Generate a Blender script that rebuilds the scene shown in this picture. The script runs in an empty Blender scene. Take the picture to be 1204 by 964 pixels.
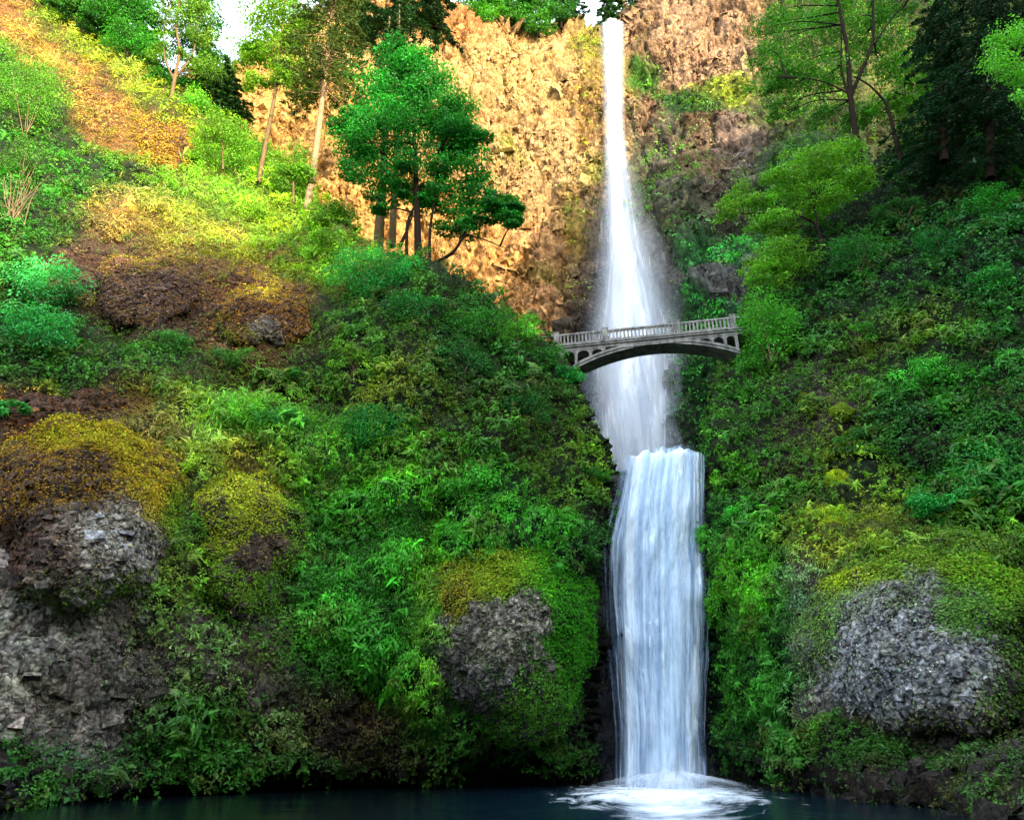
import bpy, math, random
import numpy as np
from mathutils import Vector
rng = np.random.default_rng(11)
random.seed(5)
sc = bpy.context.scene
COL = sc.collection
PI = math.pi

# ------------------------------------------------------------------ camera
F, CX, CY, PITCH, CAMZ = 850.0, 602.0, 482.0, math.radians(25), 2.2
cp, sp = math.cos(PITCH), math.sin(PITCH)
cam_d = bpy.data.cameras.new('camera')
cam = bpy.data.objects.new('camera', cam_d); COL.objects.link(cam)
cam.location = (0, 0, CAMZ); cam.rotation_euler = (PI/2 + PITCH, 0, 0)
cam_d.sensor_width = 36; cam_d.lens = F/1204*36
cam_d.clip_start = .1; cam_d.clip_end = 3000
sc.camera = cam

def P(px, py, Y):
    """survey helper: a bearing and elevation (from the tripod) plus a ground distance -> world point(s)"""
    px, py, Y = np.asarray(px, float), np.asarray(py, float), np.asarray(Y, float)
    xc = (px-CX)/F; yc = (CY-py)/F
    t = Y/(cp - yc*sp)
    return np.stack(np.broadcast_arrays(xc*t, Y, CAMZ+(sp+yc*cp)*t), -1)
def mpp(py, Y):
    return Y/(cp-(CY-py)/F*sp)/F
def lin(c):
    c = np.asarray(c, float)/255
    return np.where(c <= .04045, c/12.92, ((c+.055)/1.055)**2.4)

# ------------------------------------------------------------------ noise
def _h(ix, iy, iz, s):
    n = (ix.astype(np.int64)*374761393 + iy.astype(np.int64)*668265263 + iz.astype(np.int64)*2147483647 + s*974634777) & 0xffffffff
    n = ((n ^ (n >> 13))*1274126177) & 0xffffffff
    n = ((n ^ (n >> 16))*2246822519) & 0xffffffff
    return ((n ^ (n >> 15)) & 0xffffff)/float(0xffffff)
def vnoise(p, seed=0):
    f = np.floor(p); d = p-f; f = f.astype(np.int64); u = d*d*(3-2*d); r = 0
    for a in (0, 1):
        for b in (0, 1):
            for c in (0, 1):
                w = (u[..., 0] if a else 1-u[..., 0])*(u[..., 1] if b else 1-u[..., 1])*(u[..., 2] if c else 1-u[..., 2])
                r = r + w*_h(f[..., 0]+a, f[..., 1]+b, f[..., 2]+c, seed)
    return r*2-1
def fbm(p, sc_, oct_=4, seed=0, gain=.5):
    r = 0; a = 1; q = p/sc_
    for i in range(oct_):
        r = r+a*vnoise(q+i*17.3, seed+i); q = q*2.03; a *= gain
    return r
def worley(p, sc_, seed=0):
    q = p/sc_; f = np.floor(q).astype(np.int64); best = np.full(q.shape[:-1], 9.); sec = best.copy(); idv = np.zeros_like(best)
    for a in (-1, 0, 1):
        for b in (-1, 0, 1):
            for c in (-1, 0, 1):
                ix, iy, iz = f[..., 0]+a, f[..., 1]+b, f[..., 2]+c
                h1 = _h(ix, iy, iz, seed)
                dx = ix+h1-q[..., 0]; dy = iy+_h(ix, iy, iz, seed+1)-q[..., 1]; dz = iz+_h(ix, iy, iz, seed+2)-q[..., 2]
                d = np.sqrt(dx*dx+dy*dy+dz*dz)
                m = d < best
                sec = np.where(m, best, np.minimum(sec, d)); idv = np.where(m, h1, idv); best = np.where(m, d, best)
    return best, sec, idv

# ------------------------------------------------------------------ mesh helpers
def mesh_np(name, v, f, mat, parent=None, col=None, smooth=True, uv=None):
    """v (n,3); f (m,k) single array or list of arrays of the same k"""
    v = np.ascontiguousarray(v, np.float32).reshape(-1, 3); f = np.ascontiguousarray(f, np.int32)
    me = bpy.data.meshes.new(name)
    me.vertices.add(len(v)); me.vertices.foreach_set('co', v.ravel())
    k = f.shape[1]
    me.loops.add(f.size); me.loops.foreach_set('vertex_index', f.ravel())
    me.polygons.add(len(f)); me.polygons.foreach_set('loop_start', np.arange(0, f.size, k, dtype=np.int32))
    me.polygons.foreach_set('use_smooth', np.full(len(f), smooth))
    me.update(calc_edges=True)
    if col is not None:
        a = me.attributes.new('col', 'FLOAT_COLOR', 'POINT')
        c = np.ones((len(v), 4), np.float32); c[:, :3] = np.clip(col, 0, 1); a.data.foreach_set('color', c.ravel())
    if uv is not None:
        l = me.uv_layers.new(name='uv'); l.data.foreach_set('uv', np.ascontiguousarray(uv[f.ravel()], np.float32).ravel())
    me.materials.append(mat)
    o = bpy.data.objects.new(name, me); COL.objects.link(o)
    if parent is not None: o.parent = parent
    return o
def tag(o, label=None, cat=None, group=None, kind=None):
    if label: o['label'] = label
    if cat: o['category'] = cat
    if group: o['group'] = group
    if kind: o['kind'] = kind
    return o
def empty(name, loc, label, cat, group=None):
    o = bpy.data.objects.new(name, None); COL.objects.link(o); o.location = [float(t) for t in loc]; o.empty_display_size = .5
    return tag(o, label, cat, group)
class MB:
    """collects quads"""
    def __init__(s): s.v = []; s.f = []; s.c = []; s.n = 0
    def add(s, v, f, c=None):
        v = np.asarray(v, float).reshape(-1, 3); s.v.append(v); s.f.append(np.asarray(f, int)+s.n); s.n += len(v)
        if c is not None: s.c.append(np.broadcast_to(c, v.shape))
    def build(s, name, mat, parent=None, origin=(0, 0, 0), smooth=True):
        if not s.v: return None
        v = np.concatenate(s.v)-np.asarray(origin); f = np.concatenate(s.f)
        return mesh_np(name, v, f, mat, parent, np.concatenate(s.c) if s.c else None, smooth)
def grid_faces(nu, nv, mask=None):
    i = np.arange(nu*nv).reshape(nv, nu)
    f = np.stack([i[:-1, :-1], i[:-1, 1:], i[1:, 1:], i[1:, :-1]], -1).reshape(-1, 4)
    if mask is not None: f = f[mask.ravel()[f].all(1)]
    return f
def unit(v): return v/np.maximum(np.linalg.norm(v, axis=-1, keepdims=True), 1e-9)
def tube(mb, path, rad, n=7, c=None):
    path = np.asarray(path, float); m = len(path); rad = np.broadcast_to(rad, (m,))
    tg = unit(np.gradient(path, axis=0)); ref = np.array([.31, .85, .42])
    a = unit(np.cross(tg, ref)); b = np.cross(tg, a)
    th = np.linspace(0, 2*PI, n, endpoint=False)
    v = path[:, None]+rad[:, None, None]*(np.cos(th)[None, :, None]*a[:, None]+np.sin(th)[None, :, None]*b[:, None])
    i = np.arange(m*n).reshape(m, n); j = np.roll(i, -1, 1)
    mb.add(v, np.stack([i[:-1], j[:-1], j[1:], i[1:]], -1).reshape(-1, 4), c)
def box(mb, lo, hi, fr=None, c=None):
    (x0, y0, z0), (x1, y1, z1) = lo, hi
    v = np.array([(x0, y0, z0), (x1, y0, z0), (x1, y1, z0), (x0, y1, z0), (x0, y0, z1), (x1, y0, z1), (x1, y1, z1), (x0, y1, z1)], float)
    if fr is not None: v = fr(v)
    mb.add(v, [(0, 3, 2, 1), (4, 5, 6, 7), (0, 1, 5, 4), (1, 2, 6, 5), (2, 3, 7, 6), (3, 0, 4, 7)], c)
def curve(pts, n):
    pts = np.asarray(pts, float); d = np.r_[0, np.cumsum(np.linalg.norm(np.diff(pts, axis=0), axis=1))]
    t = np.linspace(0, d[-1], n); out = np.stack([np.interp(t, d, pts[:, k]) for k in range(3)], -1)
    for _ in range(2): out[1:-1] = .25*out[:-2]+.5*out[1:-1]+.25*out[2:]
    return out
def leaves(mb, c, nrm, dr, L, W, color, fold=.12):
    """one bent diamond-shaped leaf per row"""
    dr = unit(dr-nrm*(dr*nrm).sum(-1, keepdims=True)); sd = np.cross(nrm, dr); L = np.asarray(L)[..., None]*np.ones((len(c), 1)); W = np.asarray(W)[..., None]*np.ones((len(c), 1))
    v = np.stack([c-dr*L*.5, c+sd*W*.5+nrm*fold*L, c+dr*L*.5-nrm*fold*L*.6, c-sd*W*.5+nrm*fold*L], 1)
    n = len(c); f = np.arange(n*4).reshape(n, 4)
    mb.add(v.reshape(-1, 3), f, np.repeat(color, 4, 0))

# ------------------------------------------------------------------ materials
def newmat(name):
    m = bpy.data.materials.new(name); m.use_nodes = True; nt = m.node_tree; nt.nodes.clear()
    out = nt.nodes.new('ShaderNodeOutputMaterial')
    return m, nt, out
def N(nt, t, **kw):
    n = nt.nodes.new(t)
    for k, v in kw.items():
        if k in n.inputs: n.inputs[k].default_value = v
        else: setattr(n, k, v)
    return n
def L(nt, a, b): nt.links.new(a, b)
def mix(nt, fac, a, b, mode='MIX'):
    n = nt.nodes.new('ShaderNodeMix'); n.data_type = 'RGBA'; n.blend_type = mode
    for s, val in ((n.inputs[0], fac), (n.inputs[6], a), (n.inputs[7], b)):
        if hasattr(val, 'links'): L(nt, val, s)
        elif isinstance(val, tuple): s.default_value = (*val, 1)
        else: s.default_value = val
    return n.outputs[2]
def ramp(nt, src, stops):
    r = nt.nodes.new('ShaderNodeValToRGB'); L(nt, src, r.inputs[0]); e = r.color_ramp.elements
    while len(e) < len(stops): e.new(.5)
    for i, (p, c) in enumerate(stops):
        e[i].position = p; e[i].color = (*c, 1) if isinstance(c, tuple) else (c, c, c, 1)
    return r.outputs[0]
def noise(nt, vec, scale, detail=5, rough=.6, dist=0):
    n = N(nt, 'ShaderNodeTexNoise'); n.inputs['Scale'].default_value = scale; n.inputs['Detail'].default_value = detail
    n.inputs['Roughness'].default_value = rough; n.inputs['Distortion'].default_value = dist
    L(nt, vec, n.inputs['Vector']); return n.outputs['Fac']
def mapping(nt, vec, s):
    m = N(nt, 'ShaderNodeMapping'); m.inputs['Scale'].default_value = s; L(nt, vec, m.inputs['Vector']); return m.outputs[0]
def math_(nt, op, a, b=None):
    n = nt.nodes.new('ShaderNodeMath'); n.operation = op
    for i, v in enumerate((a, b)):
        if v is None: continue
        if hasattr(v, 'links'): L(nt, v, n.inputs[i])
        else: n.inputs[i].default_value = v
    return n.outputs[0]

def rock_mat(name, cell=1.0, stretch=(1, 1, 1), bump=.6, rough=.85, spec=.3, contrast=.6, bd=.4):
    m, nt, out = newmat(name)
    at = N(nt, 'ShaderNodeAttribute', attribute_name='col'); geo = N(nt, 'ShaderNodeNewGeometry')
    pos = mapping(nt, geo.outputs['Position'], stretch)
    n0 = noise(nt, pos, .35/cell, 4); n1 = noise(nt, pos, 2.2/cell, 8, .7); n2 = noise(nt, pos, 9/cell, 4, .7)
    wv = N(nt, 'ShaderNodeMix'); wv.data_type = 'VECTOR'; wv.inputs[0].default_value = .12
    nn = N(nt, 'ShaderNodeTexNoise'); nn.inputs['Detail'].default_value = 1; nn.inputs['Scale'].default_value = 1.2/cell; L(nt, pos, nn.inputs['Vector'])
    sc2 = N(nt, 'ShaderNodeVectorMath', operation='MULTIPLY_ADD'); L(nt, nn.outputs['Color'], sc2.inputs[0]); sc2.inputs[1].default_value = (cell*.3,)*3; L(nt, pos, sc2.inputs[2])
    vo = N(nt, 'ShaderNodeTexVoronoi', feature='DISTANCE_TO_EDGE'); vo.inputs['Scale'].default_value = 1/cell; L(nt, sc2.outputs[0], vo.inputs['Vector'])
    vc = N(nt, 'ShaderNodeTexVoronoi', feature='F1'); vc.inputs['Scale'].default_value = 1/cell; L(nt, sc2.outputs[0], vc.inputs['Vector'])
    vs = N(nt, 'ShaderNodeTexVoronoi', feature='F1'); vs.inputs['Scale'].default_value = 3.3/cell; L(nt, sc2.outputs[0], vs.inputs['Vector'])
    sep = N(nt, 'ShaderNodeSeparateColor'); L(nt, vc.outputs['Color'], sep.inputs[0])
    sep2 = N(nt, 'ShaderNodeSeparateColor'); L(nt, vs.outputs['Color'], sep2.inputs[0])
    c = mix(nt, contrast, at.outputs['Color'], ramp(nt, sep.outputs[0], [(0, .4), (.4, .85), (1, 1.0)]), 'MULTIPLY')
    c = mix(nt, contrast, c, ramp(nt, sep2.outputs[0], [(0, .22), (.3, .75), (.8, 1.15), (1, 1.45)]), 'MULTIPLY')
    c = mix(nt, contrast, c, ramp(nt, n1, [(.35, .5), (.5, .9), (.7, 1.)]), 'MULTIPLY')
    c = mix(nt, .5, c, ramp(nt, n0, [(.3, (.75, .7, .66)), (.55, (1., 1., 1.)), (.75, (1., .93, .8))]), 'MULTIPLY')
    edge = ramp(nt, vc.outputs['Distance'], [(.1, 1.), (.45, .8), (.9, 0.)])
    c = mix(nt, contrast, c, ramp(nt, vs.outputs['Distance'], [(.15, 1.), (.5, .85), (.85, .3)]), 'MULTIPLY')
    h = math_(nt, 'ADD', math_(nt, 'MULTIPLY', edge, .5), math_(nt, 'MULTIPLY', n1, .9))
    h = math_(nt, 'ADD', h, math_(nt, 'MULTIPLY', vs.outputs['Distance'], -.35))
    h = math_(nt, 'ADD', h, math_(nt, 'MULTIPLY', n2, .25)); h = math_(nt, 'ADD', h, math_(nt, 'MULTIPLY', sep2.outputs[1], .35))
    b = N(nt, 'ShaderNodeBump'); b.inputs['Strength'].default_value = bump; b.inputs['Distance'].default_value = cell*bd; L(nt, h, b.inputs['Height'])
    p = N(nt, 'ShaderNodeBsdfPrincipled'); p.inputs['Roughness'].default_value = rough; p.inputs['Specular IOR Level'].default_value = spec
    L(nt, c, p.inputs['Base Color']); L(nt, b.outputs[0], p.inputs['Normal']); L(nt, p.outputs[0], out.inputs[0])
    return m
def leaf_mat(name, trans=.3, rough=.5, spec=.25):
    m, nt, out = newmat(name)
    at = N(nt, 'ShaderNodeAttribute', attribute_name='col')
    p = N(nt, 'ShaderNodeBsdfPrincipled'); p.inputs['Roughness'].default_value = rough; p.inputs['Specular IOR Level'].default_value = spec
    L(nt, at.outputs['Color'], p.inputs['Base Color'])
    t = N(nt, 'ShaderNodeBsdfTranslucent'); tc = mix(nt, 1., at.outputs['Color'], (1.5, 1.4, .6), 'MULTIPLY'); L(nt, tc, t.inputs['Color'])
    mx = N(nt, 'ShaderNodeMixShader'); mx.inputs[0].default_value = trans; L(nt, p.outputs[0], mx.inputs[1]); L(nt, t.outputs[0], mx.inputs[2]); L(nt, mx.outputs[0], out.inputs[0])
    return m
def bark_mat(name, c1, c2):
    m, nt, out = newmat(name); geo = N(nt, 'ShaderNodeNewGeometry')
    n = noise(nt, mapping(nt, geo.outputs['Position'], (6, 6, 1.2)), 1, 6, .7); n2 = noise(nt, geo.outputs['Position'], .6, 3)
    c = mix(nt, n2, tuple(lin(c1)), tuple(lin(c2))); c = mix(nt, .7, c, ramp(nt, n, [(.35, .35), (.6, 1.)]), 'MULTIPLY')
    b = N(nt, 'ShaderNodeBump'); b.inputs['Strength'].default_value = .8; b.inputs['Distance'].default_value = .08; L(nt, n, b.inputs['Height'])
    p = N(nt, 'ShaderNodeBsdfPrincipled'); p.inputs['Roughness'].default_value = .9; p.inputs['Specular IOR Level'].default_value = .08
    L(nt, c, p.inputs['Base Color']); L(nt, b.outputs[0], p.inputs['Normal']); L(nt, p.outputs[0], out.inputs[0]); return m
M_cliff = rock_mat('orange_basalt', 1.9, (1, 1, .6), 1., .9, .15, .62, .55)
M_earth = rock_mat('mossy_rock', .62, (1, 1, .9), 1., .9, .2, .85, .5)
M_rock = rock_mat('lichen_rock', .62, (1, 1, .9), 1., .75, .3, .95, .5)
M_wet = rock_mat('wet_rock', .6, (1, 1, .5), 1., .22, .6, .5)
M_leaf = leaf_mat('leaf')
M_needle = leaf_mat('needle', .15, .6, .2)
M_moss = leaf_mat('moss', .1, .9, .05)
M_bark = bark_mat('dark_bark', (26, 20, 15), (46, 36, 27))
M_pale = bark_mat('pale_bark', (140, 112, 82), (180, 150, 114))
M_brown = bark_mat('brown_bark', (120, 92, 66), (98, 92, 60))
M_twig = bark_mat('twig_bark', (110, 88, 68), (150, 128, 100))

# ------------------------------------------------------------------ terrain fields
class Field:
    def __init__(s, cps):
        a = np.array(cps, float); s.p = a[:, :2]/400; y = np.log(a[:, 2]); n = len(a)
        K = s.k(s.p, s.p)+np.eye(n)*.01; Q = np.c_[np.ones(n), s.p]
        A = np.block([[K, Q], [Q.T, np.zeros((3, 3))]]); s.w = np.linalg.solve(A, np.r_[y, 0, 0, 0])
    def k(s, a, b):
        d2 = ((a[:, None]-b[None])**2).sum(-1); return .5*d2*np.log(d2+1e-9)
    def __call__(s, px, py):
        sh = np.broadcast(px, py).shape; q = np.stack(np.broadcast_arrays(px, py), -1).reshape(-1, 2)/400
        r = np.concatenate([s.k(c, s.p)@s.w[:-3] for c in np.array_split(q, max(1, len(q)//20000))])
        return np.exp(r+s.w[-3]+q@s.w[-2:]).reshape(sh)
def row(py, *a): return [(x, py, y) for x, y in a]
FL = Field(row(1000, (-200, 22), (0, 27), (130, 31), (250, 37), (400, 42), (600, 47), (690, 48))
    + row(930, (-200, 25), (0, 31.5), (130, 36.5), (250, 41), (400, 46.5), (500, 49), (600, 50.5), (690, 51))
    + row(810, (-200, 30), (0, 34), (100, 36.5), (250, 41), (400, 45), (520, 46.5), (600, 45.8), (690, 49.5))
    + row(690, (-200, 33), (0, 36), (120, 37.5), (250, 42), (360, 45), (450, 46.8), (560, 46.3), (640, 47), (700, 50))
    + row(560, (-200, 34), (0, 39), (100, 41), (250, 45), (400, 48.5), (560, 49.5), (650, 50), (725, 52))
    + row(450, (-200, 37), (0, 43), (150, 47), (300, 51), (450, 51.5), (600, 52), (690, 55))
    + row(350, (-200, 42), (0, 48), (150, 52), (300, 55.5), (400, 56), (450, 54), (560, 57), (640, 60))
    + row(250, (-200, 46), (0, 54), (150, 61), (300, 69), (380, 71), (450, 66))
    + row(130, (-200, 55), (0, 66), (150, 78), (250, 85)) + row(0, (-100, 75), (0, 88), (60, 95)) + row(-100, (-200, 88), (-100, 99)))
FR = Field(row(1000, (850, 45), (940, 40), (1000, 33), (1100, 27), (1300, 21)) + row(920, (850, 49), (940, 44), (1000, 38.5), (1100, 33.5), (1300, 26))
    + row(800, (845, 50), (950, 42.5), (1080, 37.5), (1250, 34)) + row(680, (838, 50.5), (950, 43), (1080, 38.5), (1250, 35))
    + row(600, (835, 51), (950, 47), (1080, 43), (1250, 38)) + row(500, (835, 53), (950, 49), (1080, 46), (1250, 41))
    + row(400, (850, 59), (950, 53), (1080, 49), (1250, 44)) + row(300, (880, 62), (1000, 56), (1150, 50), (1300, 46))
    + row(200, (1000, 62), (1150, 55), (1300, 50)) + row(100, (1150, 62), (1300, 56)) + row(0, (1300, 62)))
FB = Field(row(620, (600, 84), (740, 80), (830, 72), (900, 68)) + row(500, (500, 92), (660, 86), (750, 81), (820, 74), (880, 68), (1100, 62))
    + row(350, (300, 97), (500, 98), (620, 96), (690, 90), (740, 91), (800, 85), (880, 76), (1000, 72), (1250, 68))
    + row(200, (300, 108), (500, 105), (650, 104), (700, 103), (730, 105), (790, 99), (880, 91), (1000, 84), (1250, 78))
    + row(50, (150, 122), (400, 115), (600, 114), (700, 116), (725, 118), (780, 112), (880, 105), (1000, 98), (1250, 90))
    + row(-80, (150, 134), (400, 122), (600, 119), (780, 118), (1000, 106), (1250, 98)))

# zone table rows: px, py, rx, ry, leaf sRGB, cover, leaf size (m), ground sRGB
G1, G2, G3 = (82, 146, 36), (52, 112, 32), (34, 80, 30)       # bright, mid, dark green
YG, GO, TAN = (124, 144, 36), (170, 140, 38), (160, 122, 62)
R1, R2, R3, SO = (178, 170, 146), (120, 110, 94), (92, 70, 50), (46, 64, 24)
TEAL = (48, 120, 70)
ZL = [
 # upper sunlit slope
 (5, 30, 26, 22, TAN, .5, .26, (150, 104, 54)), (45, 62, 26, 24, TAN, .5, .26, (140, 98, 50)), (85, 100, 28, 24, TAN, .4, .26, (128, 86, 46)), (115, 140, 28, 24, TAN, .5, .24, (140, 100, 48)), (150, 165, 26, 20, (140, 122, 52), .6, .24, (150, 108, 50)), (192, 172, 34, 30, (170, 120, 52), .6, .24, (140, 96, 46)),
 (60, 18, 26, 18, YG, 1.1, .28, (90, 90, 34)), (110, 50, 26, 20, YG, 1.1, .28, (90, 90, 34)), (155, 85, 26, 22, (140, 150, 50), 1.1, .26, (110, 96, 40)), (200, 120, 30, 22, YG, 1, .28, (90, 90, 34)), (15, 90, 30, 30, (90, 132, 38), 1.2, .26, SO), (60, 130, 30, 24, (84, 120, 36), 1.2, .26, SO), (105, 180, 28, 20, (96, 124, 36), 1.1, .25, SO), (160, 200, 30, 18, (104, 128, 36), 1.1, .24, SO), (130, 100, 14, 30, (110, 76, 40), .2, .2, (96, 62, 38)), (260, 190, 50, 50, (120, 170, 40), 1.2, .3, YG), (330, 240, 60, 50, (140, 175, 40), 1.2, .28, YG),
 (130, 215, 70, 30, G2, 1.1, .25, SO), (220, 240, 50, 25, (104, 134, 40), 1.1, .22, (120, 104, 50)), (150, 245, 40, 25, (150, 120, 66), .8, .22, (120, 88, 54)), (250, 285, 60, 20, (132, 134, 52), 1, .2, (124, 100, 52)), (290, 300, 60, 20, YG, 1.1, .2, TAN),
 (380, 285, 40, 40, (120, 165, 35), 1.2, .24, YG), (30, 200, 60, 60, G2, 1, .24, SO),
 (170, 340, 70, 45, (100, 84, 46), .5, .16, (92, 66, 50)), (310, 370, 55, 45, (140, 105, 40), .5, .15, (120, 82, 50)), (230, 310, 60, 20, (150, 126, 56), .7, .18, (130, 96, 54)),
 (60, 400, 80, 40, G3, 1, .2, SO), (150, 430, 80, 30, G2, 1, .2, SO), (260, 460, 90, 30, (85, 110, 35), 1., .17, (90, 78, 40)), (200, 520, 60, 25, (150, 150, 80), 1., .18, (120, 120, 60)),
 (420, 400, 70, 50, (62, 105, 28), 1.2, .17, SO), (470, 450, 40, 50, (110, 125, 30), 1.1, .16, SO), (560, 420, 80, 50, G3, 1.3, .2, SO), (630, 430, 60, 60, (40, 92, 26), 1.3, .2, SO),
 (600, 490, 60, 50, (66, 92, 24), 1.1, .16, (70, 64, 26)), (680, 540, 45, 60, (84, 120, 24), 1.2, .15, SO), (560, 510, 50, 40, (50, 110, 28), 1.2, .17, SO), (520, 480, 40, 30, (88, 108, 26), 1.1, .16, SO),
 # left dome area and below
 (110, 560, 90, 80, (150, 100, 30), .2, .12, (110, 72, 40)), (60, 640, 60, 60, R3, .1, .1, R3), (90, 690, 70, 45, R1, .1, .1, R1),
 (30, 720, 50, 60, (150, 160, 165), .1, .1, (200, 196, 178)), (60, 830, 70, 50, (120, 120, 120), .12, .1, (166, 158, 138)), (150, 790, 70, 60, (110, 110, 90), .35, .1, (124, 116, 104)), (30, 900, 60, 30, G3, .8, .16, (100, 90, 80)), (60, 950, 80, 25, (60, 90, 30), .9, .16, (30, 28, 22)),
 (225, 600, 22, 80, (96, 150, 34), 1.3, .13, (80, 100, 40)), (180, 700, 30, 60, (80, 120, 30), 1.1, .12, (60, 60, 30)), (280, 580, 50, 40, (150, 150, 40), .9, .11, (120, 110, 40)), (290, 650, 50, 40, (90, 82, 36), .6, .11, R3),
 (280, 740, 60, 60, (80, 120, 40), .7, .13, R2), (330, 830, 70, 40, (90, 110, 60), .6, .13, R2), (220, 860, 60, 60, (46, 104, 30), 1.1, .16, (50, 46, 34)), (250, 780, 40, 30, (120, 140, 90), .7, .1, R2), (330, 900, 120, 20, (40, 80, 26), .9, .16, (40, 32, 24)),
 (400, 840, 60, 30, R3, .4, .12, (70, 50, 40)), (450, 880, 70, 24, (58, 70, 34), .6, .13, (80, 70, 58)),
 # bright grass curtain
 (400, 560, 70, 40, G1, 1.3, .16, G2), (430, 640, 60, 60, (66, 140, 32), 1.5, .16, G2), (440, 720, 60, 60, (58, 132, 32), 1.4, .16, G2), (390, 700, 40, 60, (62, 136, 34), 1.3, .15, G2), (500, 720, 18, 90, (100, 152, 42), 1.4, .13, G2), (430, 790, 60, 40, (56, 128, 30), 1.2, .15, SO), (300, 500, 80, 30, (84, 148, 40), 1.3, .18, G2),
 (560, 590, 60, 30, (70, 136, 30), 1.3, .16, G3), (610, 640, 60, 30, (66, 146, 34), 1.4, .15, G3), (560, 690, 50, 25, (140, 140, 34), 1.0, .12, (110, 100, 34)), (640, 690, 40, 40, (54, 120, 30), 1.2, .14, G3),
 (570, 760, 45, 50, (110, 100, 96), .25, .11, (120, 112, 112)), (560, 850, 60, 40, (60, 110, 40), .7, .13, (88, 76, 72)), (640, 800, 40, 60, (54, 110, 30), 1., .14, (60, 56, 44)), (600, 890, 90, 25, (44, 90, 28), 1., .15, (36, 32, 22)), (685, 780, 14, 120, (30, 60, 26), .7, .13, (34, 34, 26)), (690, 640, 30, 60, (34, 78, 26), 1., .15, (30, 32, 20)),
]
ZR = [
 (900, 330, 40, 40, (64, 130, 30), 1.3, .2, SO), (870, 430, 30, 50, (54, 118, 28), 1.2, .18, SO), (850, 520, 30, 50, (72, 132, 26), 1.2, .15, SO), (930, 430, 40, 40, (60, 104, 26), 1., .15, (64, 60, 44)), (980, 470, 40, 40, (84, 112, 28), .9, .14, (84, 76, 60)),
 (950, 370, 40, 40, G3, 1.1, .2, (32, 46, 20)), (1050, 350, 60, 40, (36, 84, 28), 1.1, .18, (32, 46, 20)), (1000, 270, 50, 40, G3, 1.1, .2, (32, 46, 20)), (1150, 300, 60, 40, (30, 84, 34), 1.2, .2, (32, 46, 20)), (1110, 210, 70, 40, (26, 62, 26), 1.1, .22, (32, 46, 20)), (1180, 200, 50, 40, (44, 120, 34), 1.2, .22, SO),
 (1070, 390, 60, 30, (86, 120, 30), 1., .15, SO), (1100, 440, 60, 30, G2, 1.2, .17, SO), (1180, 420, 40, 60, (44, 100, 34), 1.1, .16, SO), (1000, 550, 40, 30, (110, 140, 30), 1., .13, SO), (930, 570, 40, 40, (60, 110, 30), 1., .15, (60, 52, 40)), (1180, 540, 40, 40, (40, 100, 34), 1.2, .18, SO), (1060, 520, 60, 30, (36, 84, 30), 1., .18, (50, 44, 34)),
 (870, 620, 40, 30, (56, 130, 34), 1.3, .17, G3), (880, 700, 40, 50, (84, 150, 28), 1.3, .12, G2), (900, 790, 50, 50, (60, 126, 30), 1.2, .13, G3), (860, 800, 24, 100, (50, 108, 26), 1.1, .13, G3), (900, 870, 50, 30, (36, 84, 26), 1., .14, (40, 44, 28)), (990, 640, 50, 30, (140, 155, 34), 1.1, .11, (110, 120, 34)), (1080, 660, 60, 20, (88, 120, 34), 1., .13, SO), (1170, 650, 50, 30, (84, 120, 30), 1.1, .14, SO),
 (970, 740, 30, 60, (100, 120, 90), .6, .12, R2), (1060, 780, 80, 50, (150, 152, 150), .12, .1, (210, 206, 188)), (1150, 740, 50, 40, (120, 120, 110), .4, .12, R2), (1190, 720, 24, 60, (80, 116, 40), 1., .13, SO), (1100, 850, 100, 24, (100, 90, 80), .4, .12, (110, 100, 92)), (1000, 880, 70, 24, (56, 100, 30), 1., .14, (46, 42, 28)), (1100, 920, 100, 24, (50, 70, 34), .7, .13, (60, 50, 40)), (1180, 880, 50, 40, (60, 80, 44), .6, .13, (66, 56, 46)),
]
OR_, PK = (206, 164, 108), (190, 152, 116)
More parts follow.
